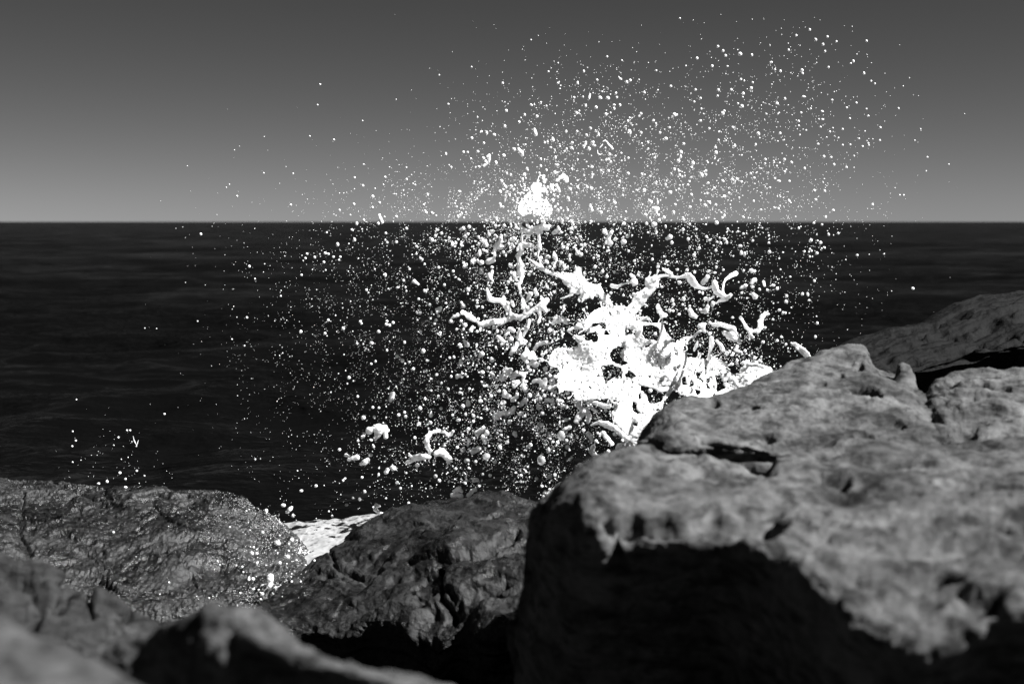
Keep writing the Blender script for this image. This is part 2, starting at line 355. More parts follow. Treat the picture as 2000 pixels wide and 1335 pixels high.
# far right layered slab
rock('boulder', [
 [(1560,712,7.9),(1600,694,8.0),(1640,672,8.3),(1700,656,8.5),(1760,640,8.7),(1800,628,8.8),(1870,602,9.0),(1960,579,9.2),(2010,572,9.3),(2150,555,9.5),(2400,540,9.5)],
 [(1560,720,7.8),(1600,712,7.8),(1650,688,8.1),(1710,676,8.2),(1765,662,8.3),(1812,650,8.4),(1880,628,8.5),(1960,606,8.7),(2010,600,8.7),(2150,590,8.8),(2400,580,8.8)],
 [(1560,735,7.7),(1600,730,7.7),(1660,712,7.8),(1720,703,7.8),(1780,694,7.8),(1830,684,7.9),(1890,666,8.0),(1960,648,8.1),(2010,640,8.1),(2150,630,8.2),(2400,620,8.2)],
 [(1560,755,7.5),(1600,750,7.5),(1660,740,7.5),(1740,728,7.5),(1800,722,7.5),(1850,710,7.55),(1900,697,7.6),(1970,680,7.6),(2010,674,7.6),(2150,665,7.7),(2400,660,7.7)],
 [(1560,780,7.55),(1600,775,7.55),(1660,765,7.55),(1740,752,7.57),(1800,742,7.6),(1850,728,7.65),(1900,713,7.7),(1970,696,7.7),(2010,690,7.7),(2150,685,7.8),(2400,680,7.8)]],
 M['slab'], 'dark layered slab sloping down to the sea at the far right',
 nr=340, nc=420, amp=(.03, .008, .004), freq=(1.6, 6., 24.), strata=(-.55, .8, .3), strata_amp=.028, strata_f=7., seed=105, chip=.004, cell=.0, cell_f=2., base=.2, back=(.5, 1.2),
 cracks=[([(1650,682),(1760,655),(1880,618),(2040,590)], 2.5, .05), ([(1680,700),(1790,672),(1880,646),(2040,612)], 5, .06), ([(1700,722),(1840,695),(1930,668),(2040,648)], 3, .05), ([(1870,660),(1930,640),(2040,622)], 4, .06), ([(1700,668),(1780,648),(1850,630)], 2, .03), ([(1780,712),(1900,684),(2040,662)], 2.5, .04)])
# foreground ridge
rock('boulder', [
 [(60,1345,2.95),(130,1312,2.9),(190,1286,2.8),(250,1250,2.75),(310,1222,2.7),(370,1196,2.65),(415,1177,2.65),(460,1184,2.65),(520,1212,2.6),(600,1255,2.55),(680,1286,2.5),(735,1298,2.5),(785,1306,2.48),(850,1336,2.45),(950,1390,2.4)],
 [(60,1365,2.93),(130,1340,2.87),(190,1322,2.77),(250,1292,2.72),(310,1268,2.67),(370,1240,2.61),(425,1222,2.56),(480,1240,2.45),(540,1262,2.42),(610,1288,2.4),(680,1310,2.38),(735,1325,2.36),(785,1340,2.34),(850,1365,2.3),(950,1420,2.3)],
 [(60,1420,2.92),(130,1400,2.86),(190,1390,2.77),(250,1370,2.72),(310,1350,2.66),(370,1325,2.58),(435,1290,2.45),(490,1305,2.50),(550,1322,2.47),(620,1340,2.45),(690,1360,2.43),(740,1374,2.41),(790,1389,2.39),(850,1414,2.36),(950,1474,2.35)],
 [(60,1520,2.95),(130,1500,2.9),(190,1490,2.8),(250,1480,2.72),(310,1470,2.66),(370,1460,2.56),(440,1440,2.55),(490,1440,2.55),(550,1450,2.52),(620,1460,2.5),(690,1480,2.48),(740,1490,2.46),(790,1500,2.44),(850,1520,2.42),(950,1560,2.4)]],
 M['dry_near'], 'blurred pale ridge rock rising at the bottom left of centre, close to the viewer',
 nr=220, nc=340, amp=(.022, .012, .004), freq=(3., 9., 30.), seed=126, chip=.003, cell=.008, cell_f=4., base=.2, back=(.2, .45))
# corner rock
rock('boulder', [
 [(-420,1000,2.35),(-260,1060,2.3),(-120,1135,2.2),(-50,1172,2.12),(0,1203,2.05),(50,1234,2.0),(110,1260,1.95),(160,1280,1.95),(210,1304,1.92),(262,1340,1.9),(340,1400,1.9)],
 [(-420,1100,2.05),(-260,1150,2.05),(-120,1215,1.95),(-50,1250,1.88),(0,1280,1.83),(50,1305,1.8),(110,1330,1.78),(160,1350,1.76),(210,1375,1.75),(265,1410,1.75),(345,1470,1.75)],
 [(-420,1300,1.7),(-260,1330,1.7),(-120,1380,1.6),(-50,1410,1.55),(0,1440,1.5),(50,1465,1.5),(110,1490,1.5),(160,1510,1.5),(210,1540,1.5),(270,1580,1.5),(350,1640,1.5)]],
 M['dry_near'], 'nearest rock, a smooth out of focus pale slope in the bottom left corner',
 nr=160, nc=240, amp=(.015, .010, .003), freq=(3., 9., 30.), seed=147, base=.3, back=(.15, .3))
# stratified rock
rock('boulder', [
 [(-260,1075,4.6),(-90,1090,4.4),(0,1106,4.3),(50,1112,4.3),(88,1132,4.2),(115,1155,4.2),(158,1166,4.15),(200,1178,4.1),(235,1205,4.1),(268,1240,4.0)],
 [(-260,1110,4.3),(-90,1125,4.1),(0,1143,4.02),(50,1152,4.0),(92,1168,3.95),(122,1186,3.95),(162,1196,3.92),(202,1208,3.9),(235,1228,3.9),(266,1252,3.88)],
 [(-260,1170,3.9),(-90,1180,3.75),(0,1190,3.7),(50,1200,3.7),(95,1208,3.7),(128,1216,3.7),(168,1222,3.7),(205,1230,3.7),(235,1243,3.72),(262,1262,3.75)],
 [(-260,1240,3.7),(-90,1245,3.6),(0,1250,3.5),(50,1255,3.5),(95,1258,3.5),(128,1262,3.5),(168,1264,3.5),(205,1266,3.52),(235,1272,3.6),(260,1285,3.65)]],
 rock_mat('banded_stone', .004, .045, rough=.8, spec=.3, scale=1.6, strata=(.2, -.15, .1), lichen=.35, bump=1.5),
 'banded grey rock at the left edge, between the wet boulder and the corner rock',
 nr=240, nc=280, amp=(.03, .02, .006), freq=(2.2, 7., 24.), strata=(.25, -.2, 1.), strata_amp=.022, strata_f=9., seed=168, chip=.01, cell=.04, cell_f=4., base=-.2, back=(.3, .6),
 cracks=[([(60,1200),(150,1205),(240,1215)], 7, .07), ([(-40,1160),(60,1172),(112,1196)], 7, .07), ([(-40,1205),(70,1222),(120,1240)], 9, .08), ([(108,1150),(118,1180)], 6, .06), ([(170,1168),(190,1200)], 5, .05)], pits=[(30,1215,40,14,0,.06), (95,1195,26,8,.3,.06)])
# dark rocky bed under and between everything
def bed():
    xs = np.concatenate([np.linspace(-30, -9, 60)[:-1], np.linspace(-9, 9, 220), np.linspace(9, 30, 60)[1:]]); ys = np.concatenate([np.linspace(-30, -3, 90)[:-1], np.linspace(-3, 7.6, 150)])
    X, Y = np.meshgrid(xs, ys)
    Z = .35 - .075 * np.maximum(Y, 0) - .35 * np.clip(Y - 6, 0, 9) + .75 * np.clip(-Y - .5, 0, 6) + .2 * np.clip(-Y - 6.5, 0, 99)  # rise behind the camera: unseen bank, added to block sky light from behind
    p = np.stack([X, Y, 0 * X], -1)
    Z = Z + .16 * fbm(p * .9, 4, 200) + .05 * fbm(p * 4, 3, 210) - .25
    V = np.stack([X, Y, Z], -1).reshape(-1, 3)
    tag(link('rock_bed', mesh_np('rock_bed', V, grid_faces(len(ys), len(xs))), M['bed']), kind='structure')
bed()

# ---------------------------------------------------------------- sea
def sea():
    nr, nc = 1000, 620
    y = 6.6 * np.exp(np.linspace(0, math.log(30000 / 6.6), nr)); y[:420] = np.linspace(6.6, 34, 420)
    y[420:] = 34 * np.exp(np.linspace(0, math.log(30000 / 34), nr - 420 + 1))[1:]
    u = np.linspace(-1, 1, nc); X = u[None] * (5 + .62 * y[:, None]); Y = np.repeat(y[:, None], nc, 1)
    cell = np.maximum(2 * (5 + .62 * y) / nc, np.gradient(y))[:, None]
    p = np.stack([X, Y, 0 * X], -1); Z = np.zeros_like(X)
    w = p + .8 * np.stack([pn(p * .15, 301), pn(p * .15, 302), 0 * X], -1)
    for lam, amp_, asp, sd in ((30, .22, .6, 305), (14, .20, .6, 310), (6.5, .28, .65, 320), (3.0, .19, .75, 330), (1.4, .10, .8, 340), (.65, .026, .8, 350), (.3, .009, .8, 360)):
        fade = np.clip((lam / 2.5 - cell) / (lam / 4), 0, 1)
        if lam < 1: fade = fade * np.clip(1.5 - Y / 60, 0, 1)
        s = pn(w * np.array([asp, 1, 1]) / lam, sd)
        s = (1 - np.abs(s) * 2.2) * .5 if lam < 8 else s
        Z += amp_ * fade * s
    near = np.clip((Y - 8.5) / 6, .25, 1); Z = Z * near - .12
    V = np.stack([X, Y, Z], -1).reshape(-1, 3)
    tag(link('sea', mesh_np('sea', V, grid_faces(nr, nc)), M['sea']), kind='structure')
sea()
# foam surge between the left and the middle boulder
def foam_wash():
    nu, nv = 260, 200
    px = np.linspace(470, 880, nu)[None] + np.zeros((nv, 1)); t = np.linspace(0, 1, nv)[:, None] + np.zeros((1, nu))
    y = 8.3 + t * 1.15 + .05 * pn(np.stack([px / 30, t * 0, t * 0], -1), 402) * t
    X = (px - CX) / F * y
    p = np.stack([X, y, 0 * X], -1)
    far = .215 + np.clip((px - 565) / 195, -.6, 1.6) * .07
    z = .13 + (far + .015 - .13) * t ** 1.2 + .022 * fbm(p * 3.1, 3, 400) + .006 * fbm(p * 13, 3, 410, .5)
    e = np.clip((1 - t) * 9, 0, 1); z = z * e ** .5 - (1 - e) * .15
    V = np.stack([X, y, z], -1).reshape(-1, 3)
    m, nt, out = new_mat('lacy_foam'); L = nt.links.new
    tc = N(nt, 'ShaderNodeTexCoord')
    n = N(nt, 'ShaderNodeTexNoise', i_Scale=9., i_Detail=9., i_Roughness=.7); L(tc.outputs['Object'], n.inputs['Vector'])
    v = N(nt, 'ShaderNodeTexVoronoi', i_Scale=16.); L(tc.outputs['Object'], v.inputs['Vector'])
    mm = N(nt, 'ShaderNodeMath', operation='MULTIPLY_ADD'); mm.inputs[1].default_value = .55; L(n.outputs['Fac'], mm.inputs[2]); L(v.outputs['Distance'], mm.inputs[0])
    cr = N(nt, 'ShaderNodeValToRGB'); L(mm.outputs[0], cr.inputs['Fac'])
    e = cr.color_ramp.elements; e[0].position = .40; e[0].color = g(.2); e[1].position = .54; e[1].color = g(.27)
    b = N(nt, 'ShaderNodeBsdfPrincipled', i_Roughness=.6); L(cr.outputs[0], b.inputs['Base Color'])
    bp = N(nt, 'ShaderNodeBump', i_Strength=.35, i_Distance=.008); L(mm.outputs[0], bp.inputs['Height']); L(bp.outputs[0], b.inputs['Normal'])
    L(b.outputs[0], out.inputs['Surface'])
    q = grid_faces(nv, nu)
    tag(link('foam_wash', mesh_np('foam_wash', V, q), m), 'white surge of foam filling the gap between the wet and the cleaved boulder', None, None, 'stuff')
foam_wash()

# white specks painted as sun glints on the seaward end of the wet boulder
def glint_specks():
    Vr = ROCKV[0].reshape(-1, 3); px, py = PX(Vr)
    pr = np.clip((px - 150) / 430, 0, 1) ** 2.2 * (px < 605) * (py > 985) * (py < 1210)
    pr = pr * np.clip(.45 + 1.9 * pn(Vr * 7, 900) + 1.2 * pn(Vr * 22, 901), 0, 2)
    pr = pr / pr.sum(); idx = rng.choice(len(Vr), 4200, p=pr); c = Vr[idx] + rng.normal(0, .003, (len(idx), 3))
    r = np.minimum(.0009 * (1 - rng.random(len(idx))) ** (-1 / 2.2), .007)[:, None, None]
    bm = bmesh.new(); bmesh.ops.create_icosphere(bm, subdivisions=1, radius=1.)
    v = np.array([x.co[:] for x in bm.verts]); t = np.array([[q.index for q in f.verts] for f in bm.faces]); bm.free()
    V = v[None] * r * rng.uniform(.7, 1.3, (len(idx), 1, 3)) + c[:, None]
    T = t[None] + (np.arange(len(idx)) * len(v))[:, None, None]
    tag(link('sun_glints', mesh_np('sun_glints', V.reshape(-1, 3), tris=T.reshape(-1, 3)), M['drop']), 'tiny white specks standing in for glints on the seaward end of the wet boulder', None, None, 'stuff')
import bmesh
glint_specks()
# ---------------------------------------------------------------- the splash
def sd_poly(px, py, poly):
    """signed pixel distance, positive inside"""
    d = seg_dist(px, py, poly + poly[:1]); ins = np.zeros(px.shape, bool)
    for (x0, y0), (x1, y1) in zip(poly, poly[1:] + poly[:1]):
        c = (y0 > py) != (y1 > py)
        ins ^= c & (px < (x1 - x0) * (py - y0) / (y1 - y0 + 1e-12) + x0)
    return np.where(ins, d, -d)
def chains(s):
    """'x,y,r x,y,r; x,y,r ...' -> list of strokes"""
    return [[tuple(map(float, n.split(','))) for n in c.split()] for c in s.split(';') if c.strip()]
def pts(s): return [tuple(map(float, n.split(','))) for n in s.split()]
def liquid(name, mat, strokes=(), polys=(), holes=(), depth=9.3, R=11., step=.8, edge=.9, ripple=.16, wave=.12, tilt=0., seed=0, parent=None, thin=1., wr=.008, lace=0.):
    allp = [(x, y, r) for c in strokes for x, y, r in c] + [(x, y, 4) for p in polys for x, y in p]
    a = np.array(allp); pad = 5
    x0, x1 = (a[:, 0] - a[:, 2]).min() - pad, (a[:, 0] + a[:, 2]).max() + pad
    y0, y1 = (a[:, 1] - a[:, 2]).min() - pad, (a[:, 1] + a[:, 2]).max() + pad
    X, Y = np.meshgrid(np.arange(x0, x1, step), np.arange(y0, y1, step))
    f = np.full(X.shape, -1e3); rl = np.full(X.shape, 1.)
    for c in strokes:
        if len(c) == 1: c = [c[0], (c[0][0] + .01, c[0][1], c[0][2])]
        for (ax, ay, ar), (bx, by, br) in zip(c[:-1], c[1:]):
            dx, dy = bx - ax, by - ay; t = np.clip(((X - ax) * dx + (Y - ay) * dy) / (dx * dx + dy * dy + 1e-9), 0, 1)
            t = t * t * (3 - 2 * t) * .5 + t * .5
            r = ar + (br - ar) * t; v = r - np.hypot(X - ax - t * dx, Y - ay - t * dy)
            k = 2.; h = np.clip(.5 + .5 * (v - f) / k, 0, 1); m = f * (1 - h) + v * h + k * h * (1 - h) * .5
            rl = rl * (1 - h) + r * h; f = np.where(f < -500, v, m)
    for p in polys:
        v = sd_poly(X, Y, p); h = np.clip(.5 + .5 * (v - f) / 2, 0, 1)
        rl = rl * (1 - h) + R * h; f = np.where(f < -500, v, f * (1 - h) + v * h)
    for p in holes:
        f = np.minimum(f, -sd_poly(X, Y, p) )
    q = np.stack([X / 7, Y / 7, 0 * X + seed * 3.7], -1)
    f = f + edge * (pn(q, 500 + seed) + .6 * pn(q * 2.3, 510 + seed)) * np.clip(rl / 3, .3, 1.3)
    if lace:
        q3 = np.stack([X / 5.5, Y / 5.5, 0 * X + seed], -1)
        n3 = pn(q3, 560 + seed) + .5 * pn(q3 * 2.2, 561 + seed) + .35 * pn(q3 / 4, 562 + seed)
        f = np.minimum(f, (lace - n3) * 7)
    gy, gx = np.gradient(f, step); g2 = gx * gx + gy * gy + 1e-6
    pos = f > 0
    cell = pos[:-1, :-1] | pos[1:, :-1] | pos[:-1, 1:] | pos[1:, 1:]
    used = np.zeros(X.shape, bool)
    used[:-1, :-1] |= cell; used[1:, :-1] |= cell; used[:-1, 1:] |= cell; used[1:, 1:] |= cell
    mv = np.where(pos, 0, np.clip(-f, 0, 1.2 * step) / np.sqrt(g2))
    X = X + gx / np.sqrt(g2) * mv * 1.; Y = Y + gy / np.sqrt(g2) * mv * 1.
    fc = np.maximum(f, 0); rr = np.maximum(rl, fc)
    hh = np.sqrt(np.minimum(fc, rr) * (2 * rr - np.minimum(fc, rr)))
    q2 = np.stack([X / 11, Y / 11, 0 * X + seed], -1)
    rp = 1 + ripple * fbm(q2, 4, 520 + seed, .6); hh = hh * np.clip(rp, .35, 2) * thin
    mid = depth + wave * 2 * pn(np.stack([X / 90, Y / 90, 0 * X + seed * .7], -1), 530) + tilt * (X - X.mean()) / 300
    # wrinkles move front and back together
    mid = mid + wr * fbm(q2 * .8, 3, 540 + seed) * np.clip(fc / 5, 0, 1)
    s = mid / F
    Ff = P(X, Y, mid - hh * s); Bb = P(X, Y, mid + hh * s)
    idf = -np.ones(X.shape, int); inn = used & pos; bd = used & ~pos
    nb = bd.sum(); idf[bd] = np.arange(nb); idb = idf.copy()
    ni = inn.sum(); idf[inn] = nb + np.arange(ni); idb[inn] = nb + ni + np.arange(ni)
    V = np.concatenate([Ff[bd], Ff[inn], Bb[inn]])
    ci, cj = np.nonzero(cell)
    def quads(i): return np.stack([i[ci, cj], i[ci, cj + 1], i[ci + 1, cj + 1], i[ci + 1, cj]], -1)
    qf = quads(idf)[:, ::-1]; qb = quads(idb)
    # cells whose four corners all lie on the rim would be doubled: drop them
    okc = (pos[ci, cj].astype(int) + pos[ci, cj + 1] + pos[ci + 1, cj + 1] + pos[ci + 1, cj]) > 0
    org = V.mean(0); V = V - org
    o = link(name, mesh_np(name, V, np.concatenate([qf[okc], qb[okc]])), mat, parent)
    if parent is None: o.location = org
    else: o.location = Vector(org) - parent.location
    return o

# -- the main body
MAIN = pts('1071,703 1077,687 1089,680 1107,679 1125,681 1130,671 1121,653 1137,656 1150,647 1140,640 1144,623 1155,610 1168,602 1180,600 1187,606 1190,618 1199,622 1242,626 1257,629 1284,630 1293,629 1297,633 1300,644 1309,659 1317,668 1326,671 1327,665 1335,663 1341,667 1335,674 1336,681 1333,689 1337,697 1352,698 1372,702 1384,699 1402,698 1401,705 1414,714 1418,725 1427,731 1442,735 1448,725 1457,716 1450,707 1463,701 1466,710 1478,705 1481,711 1504,716 1515,730 1480,765 1440,795 1400,815 1340,840 1300,880 1285,930 1240,930 1235,870 1220,847 1209,835 1199,823 1199,813 1192,806 1203,799 1199,790 1187,779 1167,778 1151,784 1124,781 1119,765 1107,760 1100,765 1092,766 1088,753 1088,735 1092,724 1089,717 1079,718 1071,709')
ARMS = pts('1098,538 1103,533 1120,534 1124,522 1136,521 1138,534 1145,549 1160,555 1170,555 1177,565 1181,574 1191,584 1199,597 1218,596 1224,600 1233,589 1240,573 1250,568 1260,560 1260,543 1267,539 1276,541 1284,545 1286,553 1288,560 1280,565 1274,574 1260,590 1251,602 1245,611 1239,616 1243,625 1244,640 1200,640 1197,620 1187,600 1185,596 1176,590 1170,577 1165,575 1158,584 1150,581 1145,584 1136,588 1133,575 1113,573 1112,563 1098,551')
HOLES = [pts(s) for s in (
 '1191,690 1197,682 1206,676 1223,675 1220,680 1212,688 1212,699 1226,709 1217,714 1206,711 1194,703',
 '1175,715 1196,712 1211,718 1215,721 1214,738 1199,738 1188,744 1183,750 1178,735',
 '1221,732 1227,724 1239,729 1241,735 1236,738 1222,737',
 '1256,637 1270,634 1284,638 1288,644 1288,659 1281,665 1270,663 1260,662 1254,653',
 '1221,644 1228,642 1240,644 1240,653 1230,654 1221,655', '1180,644 1186,645 1192,653 1180,654',
 '1141,651 1164,648 1168,657 1167,666 1159,669 1156,663 1149,665 1143,665',
 '1156,632 1176,629 1185,638 1182,644 1170,634 1162,639 1153,639', '1200,635 1206,631 1215,631 1210,639 1203,639',
 '1236,784 1242,786 1245,799 1251,808 1239,805 1235,798',
 '1250,752 1262,755 1283,762 1284,766 1302,766 1298,772 1292,784 1271,789 1265,780 1262,768 1253,762',
 '1332,739 1339,736 1342,751 1332,752', '1359,727 1372,725 1366,736 1371,743 1362,739', '1398,733 1408,734 1417,757 1401,766',
 '1347,746 1353,745 1356,754 1347,754', '1380,740 1387,736 1386,746 1380,750 1389,760 1380,757',
 '1312,763 1320,763 1327,770 1343,775 1330,785 1320,783 1305,790 1310,797 1293,798 1297,783 1308,772',
 '1236,818 1245,825 1243,832 1237,829', '1358,765 1365,758 1369,768 1362,771', '1264,733 1271,734 1269,738', '1133,719 1136,718 1138,726 1134,727',
 '1257,676 1272,670 1268,676 1261,679', '1240,592 1243,587 1246,589 1243,595', '1150,754 1155,755 1157,761 1152,759', '1106,708 1110,707 1109,711',
 '1196,781 1203,779 1203,784 1197,785', '1247,770 1251,768 1252,778 1248,780', '1287,755 1300,752 1312,755 1300,755')]
main = bpy.data.objects.new('wave_splash', None); C.objects.link(main); main.location = P(1240, 720, 9.3); main.empty_display_size = .1
tag(main, 'main body of white water bursting up behind the spiked boulder, with two forked arms', 'splash')
def fringe(poly, n, lo=5, hi=17):
    out = []; cx = sum(p[0] for p in poly) / len(poly); cy = sum(p[1] for p in poly) / len(poly)
    for _ in range(n):
        k = random.randrange(len(poly)); (ax, ay), (bx, by) = poly[k], poly[(k + 1) % len(poly)]; t = random.random()
        x, y = ax + (bx - ax) * t, ay + (by - ay) * t
        if y > 800 and x > 1235: continue
        a = math.atan2(y - cy, x - cx) + random.gauss(0, .7); L_ = random.uniform(lo, hi); b = a + random.gauss(0, .5)
        x1, y1 = x + math.cos(a) * L_ * .5, y + math.sin(a) * L_ * .5; x2, y2 = x1 + math.cos(b) * L_ * .5, y1 + math.sin(b) * L_ * .5
        out.append([(x - math.cos(a) * 3, y - math.sin(a) * 3, random.uniform(1.2, 2.4)), (x1, y1, random.uniform(.6, 1.1)), (x2, y2, random.uniform(.9, 2.4))])
    return out
liquid('foam_sheet', M['foam'], polys=[MAIN], holes=HOLES, R=7, tilt=.75, wave=.05, seed=1, ripple=.12, wr=.004, thin=.45, lace=.62, parent=main, edge=1.3,
       strokes=fringe(MAIN, 120) + chains('1250,762,2 1262,770,3 1266,785,3 1262,800,4;1280,775,3 1275,765,3;1300,775,2.5 1290,790,4;1195,690,4 1204,695,3;1205,712,2 1220,722,2 1232,718,3;1195,728,5'))
liquid('splash_arm', M['foam'], polys=[ARMS], R=7, wave=.04, tilt=.5, thin=.6, lace=1.02, seed=2, parent=main, edge=1.2, depth=9.28,
       strokes=fringe(ARMS, 26, 4, 10) + chains('1030,503,1.2 1048,516,3.2 1058,524,4 1070,531,3.5 1085,536,3.5 1100,541,5 1110,548,8;1118,575,2 1105,580,1.4 1095,583,1'))
liquid('tendril', M['foam'], wave=.1, seed=3, parent=main, edge=.5, depth=9.26, step=.6,
       strokes=chains('1276,547,6 1290,539,3 1300,538,2.5 1312,540,3 1325,542,2.5 1335,540,4 1345,538,6 1350,546,8 1355,553,7 1362,559,5 1372,563,3 1382,563,2 1393,560,2.2;1396,552,5.6 1397,562,7;1399,570,6 1412,577,6 1418,583,5 1405,588,3 1399,592,1.5;1412,577,4 1412,565,2 1414,552,2 1418,545,2.6 1428,538,4.2 1437,534,5;1418,580,4 1424,579,4 1427,576,3.5;1394,578,2 1385,585,2 1378,583,4;1295,525,2 1303,529,4 1310,535,4 1315,540,2;1279,545,2 1283,535,1.2 1285,528,2.5'))
liquid('tendril', M['foam'], wave=.05, seed=4, parent=main, edge=.7, depth=8.95, step=.6,
       strokes=chains('1126,782,6 1132,795,4 1140,802,7 1130,815,6 1126,822,5;1150,786,3 1165,787,4 1180,793,5 1190,794,4;1145,800,5 1150,812,5.6 1148,822,5;1155,830,2 1170,824,4 1185,829,7 1200,835,6;1140,800,4 1152,795,3 1165,803,2.5;1200,835,5 1212,846,5 1225,856,5'))
liquid('tendril', M['foam'], wave=.08, seed=5, parent=main, edge=.5, depth=9.3, step=.6,
       strokes=chains('1050,446,4 1052,458,3 1053,470,3 1054,482,4.4 1052,490,2 1051,500,1.3 1054,508,1.3 1056,518,3 1062,526,3'))
liquid('tendril', M['foam'], seed=6, parent=main, edge=.5, depth=9.25, step=.6,
       strokes=chains('1389,660,4.4 1390,670,5 1387,685,3 1385,700,4.4;1368,690,2 1366,700,2;1450,722,5 1462,712,4 1474,712,4 1490,716,4;1408,706,3 1420,712,2'))
liquid('foam_lip', M['foam'], seed=7, parent=main, edge=.8, depth=9.25, strokes=chains('1210,873,8 1225,870,7 1246,868,6.5'))
liquid('thin_film', M['film'], seed=8, parent=main, depth=9.2, R=5, polys=[pts('1077,688 1100,680 1120,682 1116,700 1105,708 1095,704 1085,716 1074,710')])
# -- the left standing column and its fork
o = liquid('water_column', M['foam'], wave=.1, seed=9, depth=9.35, step=.6, edge=.8,
       strokes=chains('1006,425,1.5 1014,436,2.5 1020,445,3;1028,430,3 1030,440,3 1036,446,2.5 1046,446,5 1058,444,6 1068,445,6 1075,441,2;1060,425,3 1061,437,3;1021,448,3 1019,462,2.2 1020,473,2.5 1017,480,6 1025,478,5 1033,478,4 1040,480,4;1018,490,5 1012,500,5 1014,508,4 1017,520,7 1017,530,7 1019,540,5 1017,550,3 1012,556,4 1016,565,3 1016,573,2 1020,580,1.6 1022,590,4 1024,600,6 1030,602,5 1026,612,5;1017,480,6 1018,490,5;1020,447,4 1032,452,4 1040,450,5 1048,447,4;1030,463,3 1036,456,3;1046,452,5 1056,452,5'))
tag(o, 'thin ragged column of water standing left of the splash, crossing the horizon', 'splash')
o = liquid('water_fork', M['foam'], wave=.05, tilt=.6, seed=10, depth=9.3, step=.6, edge=.9,
       strokes=chains('951,563,2 953,572,4 957,583,6 967,587,5 978,587,5 985,592,6 991,600,6 996,612,4 1003,618,6 1015,620,6 1030,615,3.8 1040,607,4.4 1052,600,6 1060,594,7 1068,586,5.4;938,634,5.4 950,631,6 965,628,6 980,628,6 995,622,5 1003,618,6;984,580,3 985,590,4;933,628,2.5 925,624,5 915,617,6 908,612,4 904,610,5;1060,600,6 1066,606,5 1072,605,3;1054,604,4 1055,620,2.6 1052,629,3;1060,588,3 1058,582,3'))
tag(o, 'forked branch of white water at left, shaped like a tilted letter Y', 'splash')
o = liquid('foam_tuft', M['foam'], wave=.08, seed=11, depth=9.35, step=.6, edge=1.9, R=5, ripple=.15, wr=.006, tilt=.8, thin=.6, lace=.5,
       polys=[pts('1037,362 1044,357 1058,358 1061,366 1066,376 1062,378 1055,372 1057,380 1066,384 1070,395 1077,403 1078,418 1075,422 1058,419 1048,421 1040,416 1022,422 1013,417 1011,405 1014,396 1023,388 1027,378 1033,370')],
       strokes=chains('1056,364,4 1063,370,3 1068,375,2.4;1056,342,2 1061,345,3.4 1063,352,3.6 1064,357,2;1052,346,1 1050,356,1.6'))
tag(o, 'bright ragged tuft of foam standing on the horizon, top of the thin column', 'splash')

STR = []   # separate free-flying pieces: chain, description
def piece(label, s, mat='foam', depth=9.25, name='water_ribbon', cat='water ribbon', group=None, **k):
    o = liquid(name, M[mat], strokes=chains(s), seed=20 + len(STR), depth=depth, step=.6, edge=k.pop('edge', 1.), **k)
    STR.append(o); tag(o, label, cat, group)
piece('curled strand of water hanging left of the right splash arm', '1195,558,4 1205,560,3.5 1215,555,1.8 1228,552,1.6 1236,549,5 1240,552,6 1237,541,4 1232,536,3')
piece('C-shaped ribbon of water low over the sea, left of the spiked boulder', '885,842,3 882,846,4 876,849,4 868,843,3 858,841,3.4 848,842,3.6 840,846,4.4 835,853,4.8 833,862,5 835,871,5 840,880,4.4 838,888,2.5', depth=9.0)
piece('fat bent blob of water under the C-shaped ribbon', '852,886,6 862,882,8 870,888,7 877,897,7 876,901,5', depth=9.0, name='water_blob', cat='water blob')
piece('stretched blob of water left of the foot of the C-shaped ribbon', '796,903,4 803,899,4 812,893,7 822,892,7 830,891,6 838,892,4;800,889,3 806,894,3', depth=9.0, name='water_blob', cat='water blob')
piece('large star-shaped splat of white water flying alone at lower left', '721,841,7.4;729,836,4 740,838,10 752,834,5 756,840,4;740,838,10 737,850,6;752,842,4 754,853,4.4;731,830,2 740,832,5', depth=9.0, name='water_blob', cat='water blob')
piece('hook-shaped ribbon of water right of the splash, over the sea', '1502,613,1.5 1495,613,4 1489,617,5 1485,628,5 1485,640,5.5 1480,646,5 1470,647,3 1465,648,5 1467,656,4;1447,620,4 1452,629,2.4 1456,638,3.6 1465,646,4')
piece('heavy hooked blob of water flying over the crest right of centre', '1393,634,4 1403,633,5 1413,635,4 1425,639,5 1432,642,6 1432,651,9 1440,662,5 1445,670,2.5;1416,650,5 1425,655,8 1437,662,6', name='water_blob', cat='water blob')
piece('horn-shaped spout of water curling over the top edge of the spiked boulder', '1545,669,1.6 1552,672,4 1560,678,5 1568,685,6.4 1575,692,6 1582,702,5')
piece('bent strand of water leaving the shelf edge below the splash', '1158,872,5 1155,880,5 1160,888,5 1172,894,5 1165,897,4')
piece('small hook of water above the foam wash', '741,987,3 735,987,5 733,994,4 740,1001,3.6 748,1005,3.6 753,1008,2', depth=9.0)
piece('spiky white lump of water left of the main foam sheet', '1025,695,8 1035,697,6;1030,687,5 1028,680,3;1040,690,5 1045,700,4;1048,700,2 1060,701,2;1023,700,4 1030,707,3', name='water_blob', cat='water blob')
piece('bumpy worm-like strand below the Y-shaped fork', '1045,681,4 1050,672,4.4 1058,670,4 1068,669,4.4')
piece('knotted strand of water below the middle of the Y-shaped fork', '1014,642,2 1014,650,4 1015,658,7 1018,667,6 1010,672,4 1003,682,6 998,690,4')
piece('small arched strand of water left of the main foam sheet', '1000,737,4 1006,731,5 1015,730,4 1024,731,4 1022,740,3 1023,752,6 1027,762,5', )
piece('drooping snake of water at lower centre', '969,813,7 980,806,4 992,806,5 1000,802,5.4 1004,796,4.4')
